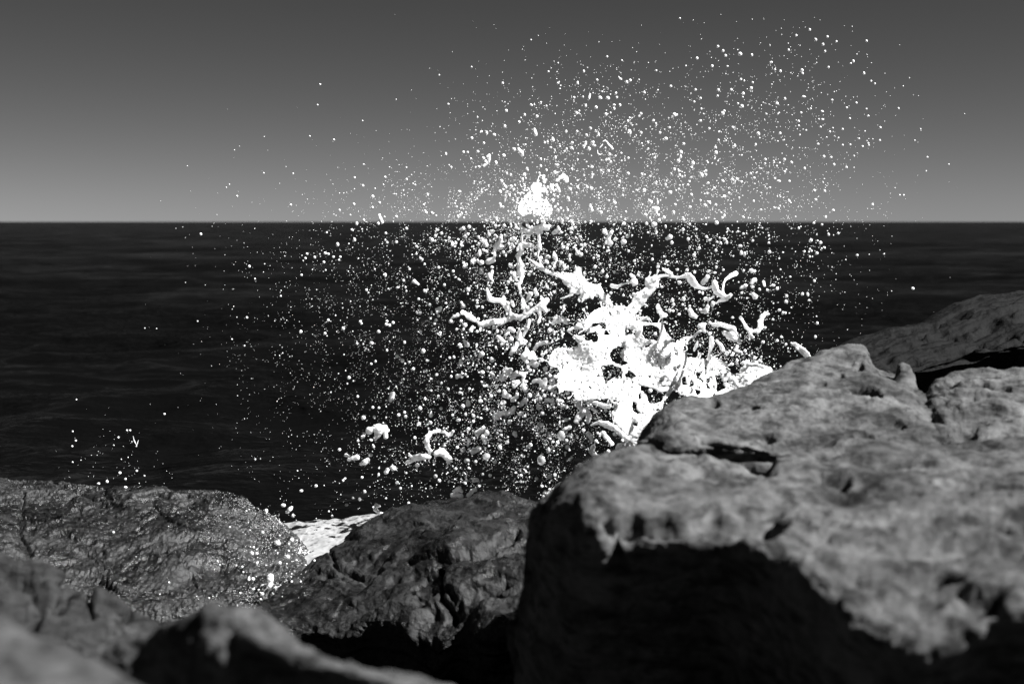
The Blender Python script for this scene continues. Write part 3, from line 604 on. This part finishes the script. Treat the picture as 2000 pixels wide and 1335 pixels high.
piece('ring-like open loop of thin water high in the sky', '1173,302,1 1168,300,.9 1167,294,.9;1172,288,1 1177,282,1;1178,276,1 1182,274,1 1186,277,1 1188,281,1.6 1194,287,1.8 1197,291,1.4', )
piece('thin forked streaks of water over the sea above the left boulder', '260,852,.9 262,860,1.1 265,866,1.1;270,860,1 266,871,1.2')

CH = '''1087,362,3 1090,370,3.4 1093,374,2.6;1088,352,3 1096,346,4 1101,342,3 1106,350,4.4 1107,354,3.4;1013,292,4 1018,298,5 1020,304,3
955,303,3 955,310,3.5 954,316,3 950,320,3 945,324,3;1157,341,3 1155,346,2.6;1276,407,4 1284,407,4 1280,413,4 1278,418,2.6;1309,462,5 1303,466,3
1196,452,3 1193.6,454,4 1189,461,2.6 1189,469,4.4 1192,475,5;1382,540,4 1378,546,4 1373,553,4;1253,622,3 1262,622,4 1256,624,3
1285,598,4 1288,608,5 1294,615,5 1300,616,4;1348,606,5 1351,614,6 1356,617,6;1382,600,4 1378,607,6 1372,609,3;1466,527,3 1473,530,3;1474,546,4 1468,552,4
1448,562,3 1456,558,4;1465,574,1.5 1471,575,4 1475,579,5.4;1491,550,3 1493,558,2;1368,636,5 1376,633,3 1373,645,3;1362,668,2 1359,676,3 1356,684,2.4
1334,659,1.5 1345,660,3 1353,658,2 1362,650,2 1368,646,3;741,421,3 743,427,3.6 745.6,434,3.8;808,549,4 813,552,3 817,555,2;905,446,4 898,448,2;941,468,4 946,472,5 950,478,4
953,511,6 962,508,5 966,500,3 965,490,3;941,525,4 939,533,3;979,460,3 977,472,4 970,482,6 978,482,5;1082,492,2 1083,500,5 1086,506,3 1088,509,1.5
1080,455,3 1085,452,4 1091,448,3 1090,443,2.5;1153,400,2 1153,406,4 1154,411,5;992,379,1.5 987,384,3 985,392,3;853,604,4 858,605,4.6 861,601,3;899,704,3 900,711,3.6
941,691,5.4 936,697,2;914,784,3 914,790,4;682,897,4 690,894,4 697,893,5.4;705,905,3.6 712,902,6 718,898,5;753,922,4 757,917,4;924,881,6 931,878,5 935,875,5
943,852,4 946,858,4 948,864,3.6;932,846,6 939,840,5 944,836,4;922,934,2 927,937,4.4 932,937,4;570,990,3 566,994,4 562,999,4;888,958,4 896,954,5 902,959,3;884,967,5 893,966,4 900,968,5
915,967,4 920,960,4 928,956,4;988,724,6 996,724,6 994,730,5;979,739,5 983,735,5 978,733,3;1005,753,5 1011,747,5 1002,745,3;1042,745,4 1053,741,3 1060,750,7 1065,741,4 1064,757,4
1078,745,7 1083,755,4 1072,757,6 1080,763,3;1035,709,4 1042,705,6 1045,712,6 1040,702,4;986,771,6 993,774,5 984,764,4;1002,780,5 1008,775,4 1010,769,3;1020,788,4 1026,781,5 1016,792,3
1067,782,4 1073,781,4 1079,783,3;1005,846,5 1008,851,3;1105,838,5 1112,834,4;1036,869,4.4 1030,872,3;1149,846,4.4 1154,852,5 1156,860,3;1177,845,5 1183,852,5 1188,858,4 1195,866,4
1200,848,4 1208,843,5 1214,849,5 1221,848,3;1085,955,5 1092,950,7 1095,944,4;1065,962,5 1070,965,6 1078,960,5;528,1127,7 528,1138,5 527,1146,4;767,769,5 765,776,5 763,782,3.4
894,615,4 887,618,3 880,623,1.5;919,645,4 923,638,3;906,664,3 912,673,5;893,735,4 899,733,3.6 903,735,2.4;1034,625,3 1030,640,4 1022,655,3;1000,590,4 1003,597,3;1004,535,4 1007,545,3
961,530,3 958,540,4 962,548,2;1111,646,4 1118,641,3;1089,627,5 1097,622,5 1103,628,4 1107,625,3;1085,622,4 1080,632,3;1130,636,6 1124,640,4;1150,625,2 1141,632,5 1133,640,4
1045,566,3 1048,575,4;1035,574,5 1033,582,4 1029,586,3;1003,646,4 996,643,5;987,655,3 992,650,3;975,659,4 983,667,4;1400,665,3 1408,675,4 1413,683,4;1440,676,3 1436,683,3 1443,686,3'''.replace('\n', ';')
SG = '''981.6,162.6,2.6 1071,140,2 1140,139.6,2.4,3.2 1128,162,3,4.2 1166,156.5,2.5 1224,160.4,3,4 1212,154.5,3.3,2.2 1089.6,162.5,2.6,2.2 1151,189,3.2,8 1187,192,5,4.5 1172,190.6,5,3.6 1164,210,3.5,4
1144,206.4,2.8,4 1199,212.4,3.2,4 1210.6,205.6,2.6,3.4 1199.5,205,3,2 1183,224,3.8,4.6 1202.6,182.4,2.3,3.2 1226,237,2.8,4 1229.4,258.4,4,7 1252,259.6,2.5,3.4 1045,258,4.8,10 1079.4,272.4,4.2,6 1048.4,227.6,3.6
1024.4,224.4,3,3.6 1037,204.6,2.3 1056.4,200,2.1 1067,207,2 1013.6,238.6,2.8,3 986,245.6,2.6 950.8,259.6,2.8,4.8 940,257,3 944.8,279.6,2.6 904.8,297.4,2.6,3.2 875.4,203.6,2.2 1003.6,292,5,4.6 968,318.5,4,5.4
897,374.4,4.6,3.4 1117,330.4,2.8,3.4 1190,301.6,3.4,4.2 1188.4,311,3.4,3 1227,309,3,3.4 1188,334,3.5,4 1173.4,333,2.6 1156,326,3.6,3.8 1226.6,339,4.6,3.6 1253.6,340.4,3,3.6 1210,354.4,3.2,3.8 1109.4,388.4,3.4,6.4
1127,257,2.8,3.4 1105.4,257,2.6,3.4 1153.6,251,2.4,3 1145.6,264,2.4,3.6 1169,263,3,4.6 1116,289,2.8,3.2 1106.4,291,2.8,3.4 1140,286,3.2,3.6 1144,278,2.6 1155.6,278,2.6 1158.6,283.6,2.6 1056,311,3.2,3.6 1085,307.6,2,4
1088.6,322.4,4.4,2.8 1056,324,2.4,3.2 1067,332.4,2.4,3 1075.6,288.4,2.6 1029,329,2.6 1020,350,2.6,3.4 989.6,339,2.4,3.2 997.4,341,2.6 979.4,353.6,4,4.4 987,365,3.8,4.8 998,364,4.4,3.2 1077,366,5.5,9
1328,36,1.8 1361,114,3.4,3.6 1390.6,129.4,3.2,3.8 1402,91,2.6,2.8 1412,99.6,2.6,3 1417,109,2.7,3 1468.4,107.6,3,3.6 1505.6,122,4,2.8 1524,139.4,2.7,3.1 1451.4,183,3.5,4 1428,175.6,3,3.4 1403,176,3.2,3.6 1358,175.6,2.4,2.8
1310,168.6,2.7 1368,192,2.5 1401.4,187.6,2.4 1258.6,181.6,2.4 1581.4,58.4,2.2,3 1593,78,2.8,3.2 1616,72,2.3,2.6 1607.4,87,2.4,3 1611,100.6,2.3,2.7 1555,69.6,2.3,2.6 1540,98,2.2,2.8 1633.4,81.6,2,2.6 1618,131.6,2.2,2.5
1567.6,143.4,2,3.2 1533,193,2.3,3 1570,189,5,2.4 1564.4,220.4,2.4 1606,218,3.8,2.6 1606,233.6,3.6,2.2 1313,228.4,2.5 1307.6,249.4,2.6 1368,236,3,2.6 1414.4,217,2.6 1385,251.4,2.6 1431,249,3.2,2.6 1281,242,2.6,3.8
1692.4,80.4,2.4,2.6 1666.4,120,2.4,3.4 1661.6,124,2 1687.4,143,2.6,3.6 1701.4,158.4,2 1708.6,163.6,2 1672.4,201.2,2.4 1719,249.4,2.6 1695.6,226.6,2.3 1653.6,210.6,2.2 1659.6,231.6,2.3 1645.6,252.4,2.2 1695.6,280,2.3
1684.4,286,2.2 1645.6,283.4,2.2 1660.6,282.6,2 1677.6,271,2 1755,212,1.6,2.6 1597.6,281.6,3 1786.4,274.4,1.6 1811,307,2 1853,321,1.5 1809,334,1.6 1765,381,1.8 1757,381,1.8 1335,281,3.6 1329.4,305.6,2.8,4.6 1296,272.6,2.4
1397.4,288.6,3.2,3.8 1435.4,284,2.3,4.2 1475.4,283,2.5,4 1494.4,311.6,2.8 1494,320,2.4 1482.6,328.4,3 1532,311.6,2.8 1623,307.4,3 1370,342.6,4.5,6 1377.6,342.4,3.6,5 1411,353.4,3.6,4 1414.4,384,4.2 1394.6,367.4,2.8
1346,354.6,3 1343.4,361.4,2.7 1317,330.6,2.8,3 1280,358.6,4,4.6 1258,372,4.6,5 1299.6,361,2.8 1350,380.6,3.8,4 1473,348,2.8,3 1466,339,2.6 1439.6,350.2,2.6 1496.6,367.4,2.6,3.4 1513,348.6,3 1521,353.6,5,2.8 1541.4,354,2.6
1541.4,393,2.8,4 1471.6,393,2.8,3.4 1610.6,373.4,2.8 1612.6,424,2.4,4 1398,400,3,3.6 1414.6,421,2.6,4 1315,416,3.4,6 1334,427.6,3.4,6 1284.4,396,2.6,5 1285,420.4,4 1296.6,425,4,4.6 1287,430,4 1277.4,438,7,5.4
1318.4,399.6,2.8 1347.4,404,3.2 1347,438,3.2 1300,442.6,2.4,4.6 1334,449,3,5 1312,474,3.8,4.8 1344,467,3.8,4.2 1379.6,462,2.8 1385.4,469.4,3.2 1419.4,473.6,3,4.6 1446,480,4.4,3.2 1448,494.6,4,4.6 1454,497,2.8,6.4
1470,470,2.6,3 1451.6,456.4,2.6 1501.4,460.4,2.2 1501.4,474,2.6,2.2 1618,458,2.6,3.4 1637,455.6,2.5 1589.4,435.6,2.5 1605.4,438.6,2.4 1560,445.6,2.2,3.2 1571,491,2.4 1585,490,2.3 1581.6,501.4,2.3 1610,483.4,3.4,2
1346.6,483,2.7,3.8 1365.4,484,3.2,4.2 1398,489,2.6,3.4 1421,447,2.4 1359.4,448,2.6 1218,472,6.6 1201.6,467,4.4 1182,453,5,8.4 1227.6,490.4,3.2 1189,489,2.6 1239,509.4,3.2,2.6 1274,506.4,3.4,3.8 1176,531,3.8,6
1200,531.4,2.8,3.4 1248,533.6,4 1162,521,4,5 1185,540,4.4,4 1162,547,2.8,4.6 1302,511.4,2.6 1285,521,4.6,4 1323,526.6,3.6,3.2 1341.6,527.6,3.8,4 1356,530.6,2.8,3.6 1398.8,522.4,2.6,4 1385,529.4,2.6,3.6 1396,532.4,3.8,2.8
1412.4,527.2,2.3,3 1366,570.4,3.4 1288,575,3 1193,572,3.4 1217.4,576.6,3 1250,607,3 1313.4,586,3.4,5.6 1335.4,584,4,6 1307.6,606,4.4,5 1326.6,613.4,3.4 1392,594,5,7.4 1368,604.4,3.4 1375,595.6,3 1347,597.6,3 1339.6,603,3
1452,529,2.6,4 1470,560,3.8,3.4 1448.4,572,2.8 1510,557,5,3 1518,563.4,3.8,4.4 1483.4,565,2.6,3.4 1498.4,566,2.4,3 1535,589,4.2,4.6 1522,605.6,4,3.4 1529,611.4,3.2,4.6 1509.4,623.6,2.6,2 1567,574,3.6,4 1577.5,575,3,5.4
1580,586.5,3.6,2.8 1596,631,3.4,4 1592.5,657.5,3.2,3.8 1490,668,4.2 1455,684.5,3.8 1518,665,3 1526.5,658,4,2.6 1535,672,2.6 1420,690.5,4,6 1430.5,693,3 1439,704,3.2,5 1429,711,5,4 1486,706,3.2,4 1386,651,4.6,4
708.6,362.6,3.2 727.6,384,4 741,396,3.2 691,399,2.8 727.4,405.2,2.7 663,410.4,2.3 794,350.2,2.5 752,346,2.4 568,400,2.2 835,380.4,2.4,3.6 696.6,436.6,3.6,4.6 710.4,430,2.7 738.6,436.6,3.4,3.6 774,423.2,3.4 692,468,3.4,5
659,477.6,3.8,5.2 687.4,449,3.2,2.6 635,494.4,3.6 641,496,2.8 599.4,495.6,2.7 614.4,502.4,2.8 596.4,504.4,2.5 651,501.6,2.6 664.4,501.6,2.5 632.4,512,2.7 588.6,537,2.6 752.4,537.4,3,5.4 715.6,566.4,3 788,547.6,3
777,561.4,4.2,2.8 909,461.6,4 862,455.6,3.6 928,455,3 827.4,456.4,2.6 916,443,4.4 883,478.6,3 936,494,4.4,9 911,516,3,4 922,512,5 940,513,6 955.5,540,4.6,9 885,529.6,3 868,556.6,4 856.6,522.6,3.6 817.6,584,3.4
853.4,585,3.2,5 962,452,4.6,5.4,g 968.7,427.5,3,4.6 977,401,3.2,7 1089.5,410.7,4,3.8 1108,410,2.8,4.2 1112,499,3.2,5 1127,493.5,4.6,6.4 1133,462.5,3.6 1098,434.5,3.4 1081,514.5,5,4 1095,513,4.4,5.6 1103,522,5,4
709.6,815,5.4 739.4,647.6,4.2 767.4,630,4 760.4,635,3.8 755.6,627,3,2.4 726,670,4.4 681.6,737.2,4.2 775.4,695.4,4 786,704,4.6 799,707,2.8 733,705.4,3,3.4 724.8,710.4,3.2,3.4 755.6,684,3.2,3.4 790,668.4,3.2,4 641,625,2.8
698.6,774,2.8 835,703.6,4.8,3 886.4,697.2,4 878,698.4,3.2 881,735,3.2,4 862,748,3.2,4 833,725,2.8 841.6,809,4.4,7 820,611.4,3.4 856.6,616.6,3.8 822,646.6,3.2 908,635,5.5 905,643,3 905,597,6 901,591,3.5 910,672,4,5
942,727,6,5 898,766.6,2.8 916.6,759,3.2 904,793,5 895,820,6,3.6 790,805,3,3,g 792,813,3.8,4 884,810,3 861.5,797,4,4,g 830,777.6,2.6 740,796,2.6 733,856.4,4.4 724.4,858.8,4.4,3 707,853.6,3,4 699,860.4,2.8 729,870.6,3.2,5.4
723.6,888,5,4.4 677,889,6.4,4 767.4,913.6,7.4,6.6 739.4,926.4,3.2,4.4 663,877.6,3.8 810,854.4,3.8 815,908,5.4,4.6 850.4,929.6,4.8 890,915,3.6 909.4,931.6,3.2 893,873,4 916,860,4.8,5.6 904.4,878.4,7,6,g 912,899,7.4,6,g
951,846,6.6,6.6,g 950,891,9,8,g 712.4,959.4,4.4 702.6,974.4,4,4.4 677,985.4,4.6,4 689.6,971.4,2.6 617,948.4,4,3.6 588,958,4.6,3 572.4,1006.6,3.8,5 758,1000.4,3.4 798,982,3.6 782,953,3.2 775.6,941.6,4,4,g 957,928,4.4
943,925.6,3.6 938,947.6,3.4 707,931.6,2.8 673,934.4,3.6,2.2 961,703,5.4,5.6 1083.5,735.5,5.6 1065.5,720,5,6 1034,772,6 1063,772,4 983,786,7,5.6,g 983,793.5,3.6 1052,796,5.6,5 1059,807,5.4 1089,782,4.6 1055,779,6,6,g
1108,767,5.6,4 1017,808,6,6,g 1023.5,812,3.8 1106,794,5 1106,819.5,4.4 1109,873,6 1096,850,9,12,g 990.5,863,4.6,4.6,g 976,873.5,5.4,6.6 1072,845.5,3.4 1059.5,842,3.4 1052,836.5,3.4 1167,845.5,3.4 1215.5,860,4 1226,859,5,5,g
1164,861,4 1071,878,5,7,g 1057,898,9,12,g 1113,896.5,4 1188,881,4.6 1133,908.5,7,6.4 1108,934,6,5 1074,930,5.4 1083.5,927,4 1058,949,4 1048,934,4 1073,645,5,6 998,662,6,6 142,842,1.8 148,860,2 141,871,2 248,840,2
254,840,2 231,854,2 321,808,2.2 192,944,4,2.6 209,940,3 152,952,5,2.6 245,951,3.6,2.4 234,923,3 267,919,2.4 245,935,2.4 480,975,3.6 520,998,4,6 553,986,6,4 565,994,4,6 513,1039,3.4 542,1060,6 492,1080,4.4 501.5,1080,3.8
547,1099,4.4 570,1054,4.6 486,1131,3.4 494,1130,4.4 512,1159,4 562,1087,5 473,1106,3 625,165,2 620,205,1.8 652,273,2 605,266,1.5 708,236,1.5 515,338,1.6 710,321,2,1.6 1037,78,1.5 458,293,1.3 463,383,2 448,360,1.4'''

def vband(y, x):
    if y >= 1020: return 'over the wet left boulder'
    for lim, t in ((110, 'near the top edge'), (175, 'very high in the sky'), (240, 'high in the sky'), (300, 'in the middle sky'), (360, 'low in the sky'), (433, 'just above the horizon'),
                   (475, 'just below the horizon'), (530, 'over the farthest sea'), (600, 'over the far sea'), (680, 'over the middle sea'), (760, 'over the nearer sea'), (840, 'over the near sea'), (900, 'over the nearest sea')):
        if y < lim: return t
    return 'just above the rocks'
def hband(x):
    for lim, t in ((400, 'far left'), (640, 'left side'), (760, 'left of splash'), (880, 'left spray'), (980, 'inner left'), (1080, 'beneath the tuft' ), (1180, 'centre'), (1280, 'right of centre'), (1380, 'inner right'), (1480, 'right spray'), (1600, 'right of splash')):
        if x < lim: return t
    return 'far right'
ORD = ['first', 'second', 'third', 'fourth', 'fifth', 'sixth', 'seventh', 'eighth', 'ninth', 'tenth', 'eleventh', 'twelfth']
def ordinals(items, base):
    """items: list of (x, y, key, setter)"""
    gr = {}
    for it in items: gr.setdefault(it[2], []).append(it)
    for k, v in gr.items():
        v.sort(key=lambda t: t[0])
        for i, t in enumerate(v):
            if len(v) == 1: s = k
            elif i == 0: s = k + ', leftmost'
            elif i == len(v) - 1: s = k + ', rightmost'
            else: s = k + ', ' + ORD[min(i, 11)] + ' from left'
            t[3]['label'] = s
def fix_h(t, y): return t.replace('beneath the tuft', 'near the tuft') if 'tuft' in t else t
def dep(x, y, spread=.5):
    if y > 1020 and x < 640: return 7.35 + random.uniform(-.05, .1)
    return 9.2 + random.uniform(-spread, spread)
# -- small multi-lobed blobs
items = []
for i, c in enumerate(chains(CH)):
    x = sum(p[0] for p in c) / len(c); y = sum(p[1] for p in c) / len(c); L_ = math.hypot(c[0][0] - c[-1][0], c[0][1] - c[-1][1])
    rm = max(p[2] for p in c)
    o = liquid('water_blob', M['foam'], strokes=[c], seed=60 + i, depth=dep(x, y, .35), step=.6, edge=1., wave=.05)
    o['category'] = 'water blob'; o['group'] = 'flying blobs of white water'
    kind = ('long ' if L_ > 16 else 'short ' if L_ > 8 else 'stubby ') + ('fat' if rm > 5.2 else 'thin' if rm < 3.8 else 'lumpy')
    items.append((x, y, '%s white blob %s, %s' % (kind, vband(y, x), fix_h(hband(x), y)), o))
ordinals(items, '')
# -- droplets: shared lumpy forms
import bmesh
def ico(sub):
    bm = bmesh.new(); bmesh.ops.create_icosphere(bm, subdivisions=sub, radius=1.)
    v = np.array([x.co[:] for x in bm.verts]); t = np.array([[q.index for q in f.verts] for f in bm.faces]); bm.free(); return v, t
V3, T3 = ico(3); V2, T2 = ico(2); V1, T1 = ico(1)
def form(kind, s):
    v = V3.copy(); n = 1 + .07 * pn(v * 1.1, 700 + s)[:, None] + .02 * pn(v * 2.7, 720 + s)[:, None]; v = v * n
    if kind == 'long':
        t = v[:, 2:3]; v[:, :2] *= (1 - .28 * t * (1 if s % 2 else -1)); v[:, 0] += .12 * np.sin(v[:, 2] * 2 + s)
    return v
FORM = {}
for mk in ('foam', 'clear'):
    for kind in ('round', 'long'):
        for s in range(6):
            me = mesh_np('water_droplet', form(kind, s), tris=T3); me.materials.append(M['drop' if mk == 'foam' else 'clear']); FORM[mk, kind, s] = me
def add_drop(x, y, rx, ry, grey=False):
    d = dep(x, y, .45); k = d / F; e = ry / rx; kind = 'round' if .72 < e < 1.38 else 'long'
    me = FORM['clear' if grey else 'foam', kind, random.randrange(6)]
    o = bpy.data.objects.new('water_droplet', me); C.objects.link(o); o.location = P(x, y, d)
    if e < .72:      # lying
        o.scale = (ry * k, ry * k, rx * k); o.rotation_euler = (0, math.pi / 2 + random.uniform(-.35, .35), 0)
    else:
        o.scale = (rx * k, rx * k * random.uniform(.85, 1.1), ry * k); o.rotation_euler = (random.uniform(-.2, .2), random.uniform(-.3, .3), 0 if kind == 'long' else random.uniform(0, 6))
    o['category'] = 'water droplet'; o['group'] = 'flying water droplets'
    r = math.sqrt(rx * ry); size = 'big' if r > 5.2 else 'medium' if r > 3.6 else 'small' if r > 2.6 else 'tiny'
    sh = 'round' if kind == 'round' else ('tall' if e > 1 else 'flat')
    items.append((x, y, '%s %s %s droplet %s, %s' % (size, sh, 'greyish' if grey else 'white', vband(y, x), fix_h(hband(x), y)), o))
items = []
sg = []
for s in SG.split():
    p = s.split(','); grey = p[-1] == 'g'; p = [float(q) for q in p if q != 'g']
    sg.append((p[0], p[1], p[2], p[3] if len(p) > 3 else p[2], grey))
sg.sort(key=lambda p: -p[2] * p[3])
single, rest = sg[:300], sg[300:]
for p in single: add_drop(p[0], p[1], p[2] * .84, p[3] * .84, p[4])
ordinals(items, '')

# -- everything finer: one spray mesh
comps = [  # cx, cy, sx, sy, count, size factor
 (1060, 560, 120, 120, 2300, 1.15), (1080, 740, 120, 90, 1900, 1.25), (1000, 860, 120, 60, 1200, 1.2), (830, 640, 130, 130, 1250, .9),
 (700, 560, 120, 110, 520, .8), (960, 450, 100, 60, 1100, 1.1), (1120, 330, 120, 90, 1400, 1.12), (1190, 210, 70, 55, 300, 1.), (1330, 380, 120, 70, 1100, 1.15),
 (1450, 300, 130, 90, 1150, 1.1), (1540, 170, 80, 80, 260, 1.15), (1350, 500, 130, 60, 900, 1.), (1400, 640, 90, 60, 700, 1.), (1500, 540, 100, 80, 350, .85),
 (820, 900, 110, 50, 700, 1.), (640, 780, 110, 130, 500, .75), (500, 600, 90, 140, 170, .7), (230, 910, 55, 45, 110, .75), (1000, 220, 90, 70, 130, .7),
 (1080, 620, 140, 130, 9000, .55), (1020, 830, 140, 80, 7000, .6), (980, 430, 130, 60, 3000, .6), (800, 650, 150, 120, 2300, .55), (1250, 400, 200, 120, 2500, .55), (1330, 690, 110, 40, 1800, .6),
 (1430, 700, 60, 25, 400, 1.), (1260, 700, 80, 60, 300, 1.1), (1640, 420, 60, 120, 90, .85), (700, 420, 110, 60, 160, .8), (520, 1085, 45, 45, 420, .8), (1080, 950, 60, 25, 300, 1.2)]
SP = []
for cx, cy, sx, sy, n, k in comps:
    n = int(n * 1.45)
    x = rng.normal(cx, sx, n); y = rng.normal(cy, sy, n)
    r = np.minimum(.5 * k * (1 - rng.random(n)) ** (-1 / 2.6), 3.6 * k)
    # clumping: break the even scatter
    q = np.stack([x / 38, y / 38, 0 * x], -1); keep = rng.random(n) < np.clip(.62 + 1.5 * pn(q, 777), .1, 1)
    if k < .62: r = r * .8
    for a, b, c in zip(x[keep], y[keep], r[keep]): SP.append((a, b, c, c * rng.uniform(.85, 1.25), False))
for _ in range(150): SP.append((rng.normal(1040, 26), rng.normal(395, 26), rng.uniform(1., 2.8), rng.uniform(1., 3.2), False))
# lumps: tight little clusters in the dense heart
for _ in range(110):
    a, b = rng.normal(1040, 90), rng.normal(690, 130)
    if _ % 4 == 0: a, b = rng.normal(985, 90), rng.normal(470, 40)
    for _k in range(rng.integers(2, 5)): SP.append((a + rng.normal(0, 4), b + rng.normal(0, 4), rng.uniform(1.4, 3.6), rng.uniform(1.4, 4.), False))
SP += rest
a_ = np.array([p[:4] for p in SP]); n = len(a_)
a_ = a_[(a_[:, 0] > -50) & (a_[:, 0] < 1900) & (a_[:, 1] > 20) & (a_[:, 1] < 1180)]
inb = (a_[:, 0] < 640) & (a_[:, 1] > 1010)
a_[:, 2:][inb] = np.minimum(a_[:, 2:][inb], 2.4)
dd = np.where(inb, rng.uniform(7.3, 7.6, len(a_)), 9.25 + np.clip(rng.normal(0, .38, len(a_)), -.85, 1.))
def merge(sel, VT, TT):
    p = a_[sel]; d = dd[sel]; c = P(p[:, 0], p[:, 1], d); k = (d / F)[:, None, None]
    m = len(p); s = np.stack([p[:, 2], (p[:, 2] + p[:, 3]) / 2, p[:, 3]], -1)[:, None, :]
    v = VT[None] * s * k
    th = rng.uniform(-.6, .6, m)[:, None]; x = v[..., 0] * np.cos(th) - v[..., 2] * np.sin(th); z = v[..., 0] * np.sin(th) + v[..., 2] * np.cos(th)
    v = np.stack([x, v[..., 1], z], -1) + c[:, None, :]
    if len(VT) > 100: v = v + (.12 * pn(v * 90, 800) )[..., None] * (v - c[:, None, :])
    t = TT[None] + (np.arange(m) * len(VT))[:, None, None]
    return v.reshape(-1, 3), t.reshape(-1, 3)
r_ = np.sqrt(a_[:, 2] * a_[:, 3])
VO = np.array([(1, 0, 0), (-1, 0, 0), (0, 1, 0), (0, -1, 0), (0, 0, 1), (0, 0, -1)], float) * 1.15
TO = np.array([(4, 0, 2), (4, 2, 1), (4, 1, 3), (4, 3, 0), (5, 2, 0), (5, 1, 2), (5, 3, 1), (5, 0, 3)])
va, ta = merge((r_ >= .7) & (r_ < 1.5), V1, T1); vb, tb = merge((r_ >= 1.5), V2, T2); vc, tc_ = merge(r_ < .7, VO, TO)
V = np.concatenate([va, vb, vc]); T = np.concatenate([ta, tb + len(va), tc_ + len(va) + len(vb)])
tag(link('spray', mesh_np('spray', V, tris=T), M['drop']), 'fine white spray of countless tiny drops around the splash', None, None, 'stuff')
print('spray drops', len(a_), 'singles', len(single), 'blobs', len(chains(CH)))
# ---------------------------------------------------------------- world, sun, camera
SUN_AZ = math.radians(106)      # clockwise from the view direction (+Y) towards the right (+X)
SUN_EL = math.radians(48)
w = bpy.data.worlds.new('World'); scene.world = w; w.use_nodes = True
nt = w.node_tree; nt.nodes.clear()
sky = nt.nodes.new('ShaderNodeTexSky'); sky.sky_type = 'NISHITA'; sky.sun_disc = False
sky.sun_elevation = SUN_EL; sky.sun_rotation = SUN_AZ
sky.altitude = 0; sky.air_density = 1.0; sky.dust_density = 0.; sky.ozone_density = 1.0
sep = nt.nodes.new('ShaderNodeSeparateColor')          # black and white film behind a red filter: keep the red light
pw = nt.nodes.new('ShaderNodeMath'); pw.operation = 'POWER'; pw.inputs[1].default_value = SKY_POW
ml = nt.nodes.new('ShaderNodeMath'); ml.operation = 'MULTIPLY'; ml.inputs[1].default_value = SKY_MUL
bg = nt.nodes.new('ShaderNodeBackground'); bg.inputs['Strength'].default_value = .05
wo = nt.nodes.new('ShaderNodeOutputWorld')
L = nt.links.new
L(sky.outputs[0], sep.inputs[0]); L(sep.outputs[0], pw.inputs[0]); L(pw.outputs[0], ml.inputs[0]); L(ml.outputs[0], bg.inputs['Color']); L(bg.outputs[0], wo.inputs['Surface'])
sd = bpy.data.lights.new('sun', 'SUN'); sd.energy = 5.; sd.angle = math.radians(.53); sd.color = (1, 1, 1)
so = bpy.data.objects.new('sun', sd); C.objects.link(so)
dirv = Vector((math.sin(SUN_AZ) * math.cos(SUN_EL), math.cos(SUN_AZ) * math.cos(SUN_EL), math.sin(SUN_EL)))
so.rotation_euler = dirv.to_track_quat('Z', 'Y').to_euler(); so.location = (6, 2, 8)
cam = bpy.data.cameras.new('camera'); co = bpy.data.objects.new('camera', cam); C.objects.link(co)
cam.sensor_width = 36.; cam.lens = 36. * F / 2000.; cam.clip_start = .05; cam.clip_end = 60000
co.location = (0, 0, H); co.rotation_euler = (math.pi / 2 - PITCH, 0, 0)
cam.dof.use_dof = True; cam.dof.focus_distance = 9.2; cam.dof.aperture_fstop = 2.2; cam.dof.aperture_blades = 0
scene.camera = co
scene.view_settings.view_transform = 'Standard'; scene.view_settings.look = 'None'
scene.view_settings.gamma = 1; scene.view_settings.use_curve_mapping = False
scene.view_settings.exposure = EXPO
scene.cycles.use_denoising = True
try:
    scene.cycles.denoiser = 'OPENIMAGEDENOISE'; scene.cycles.denoising_input_passes = 'RGB_ALBEDO_NORMAL'
except Exception: pass
scene.cycles.max_bounces = 6; scene.cycles.diffuse_bounces = 2; scene.cycles.glossy_bounces = 2; scene.cycles.transparent_max_bounces = 16
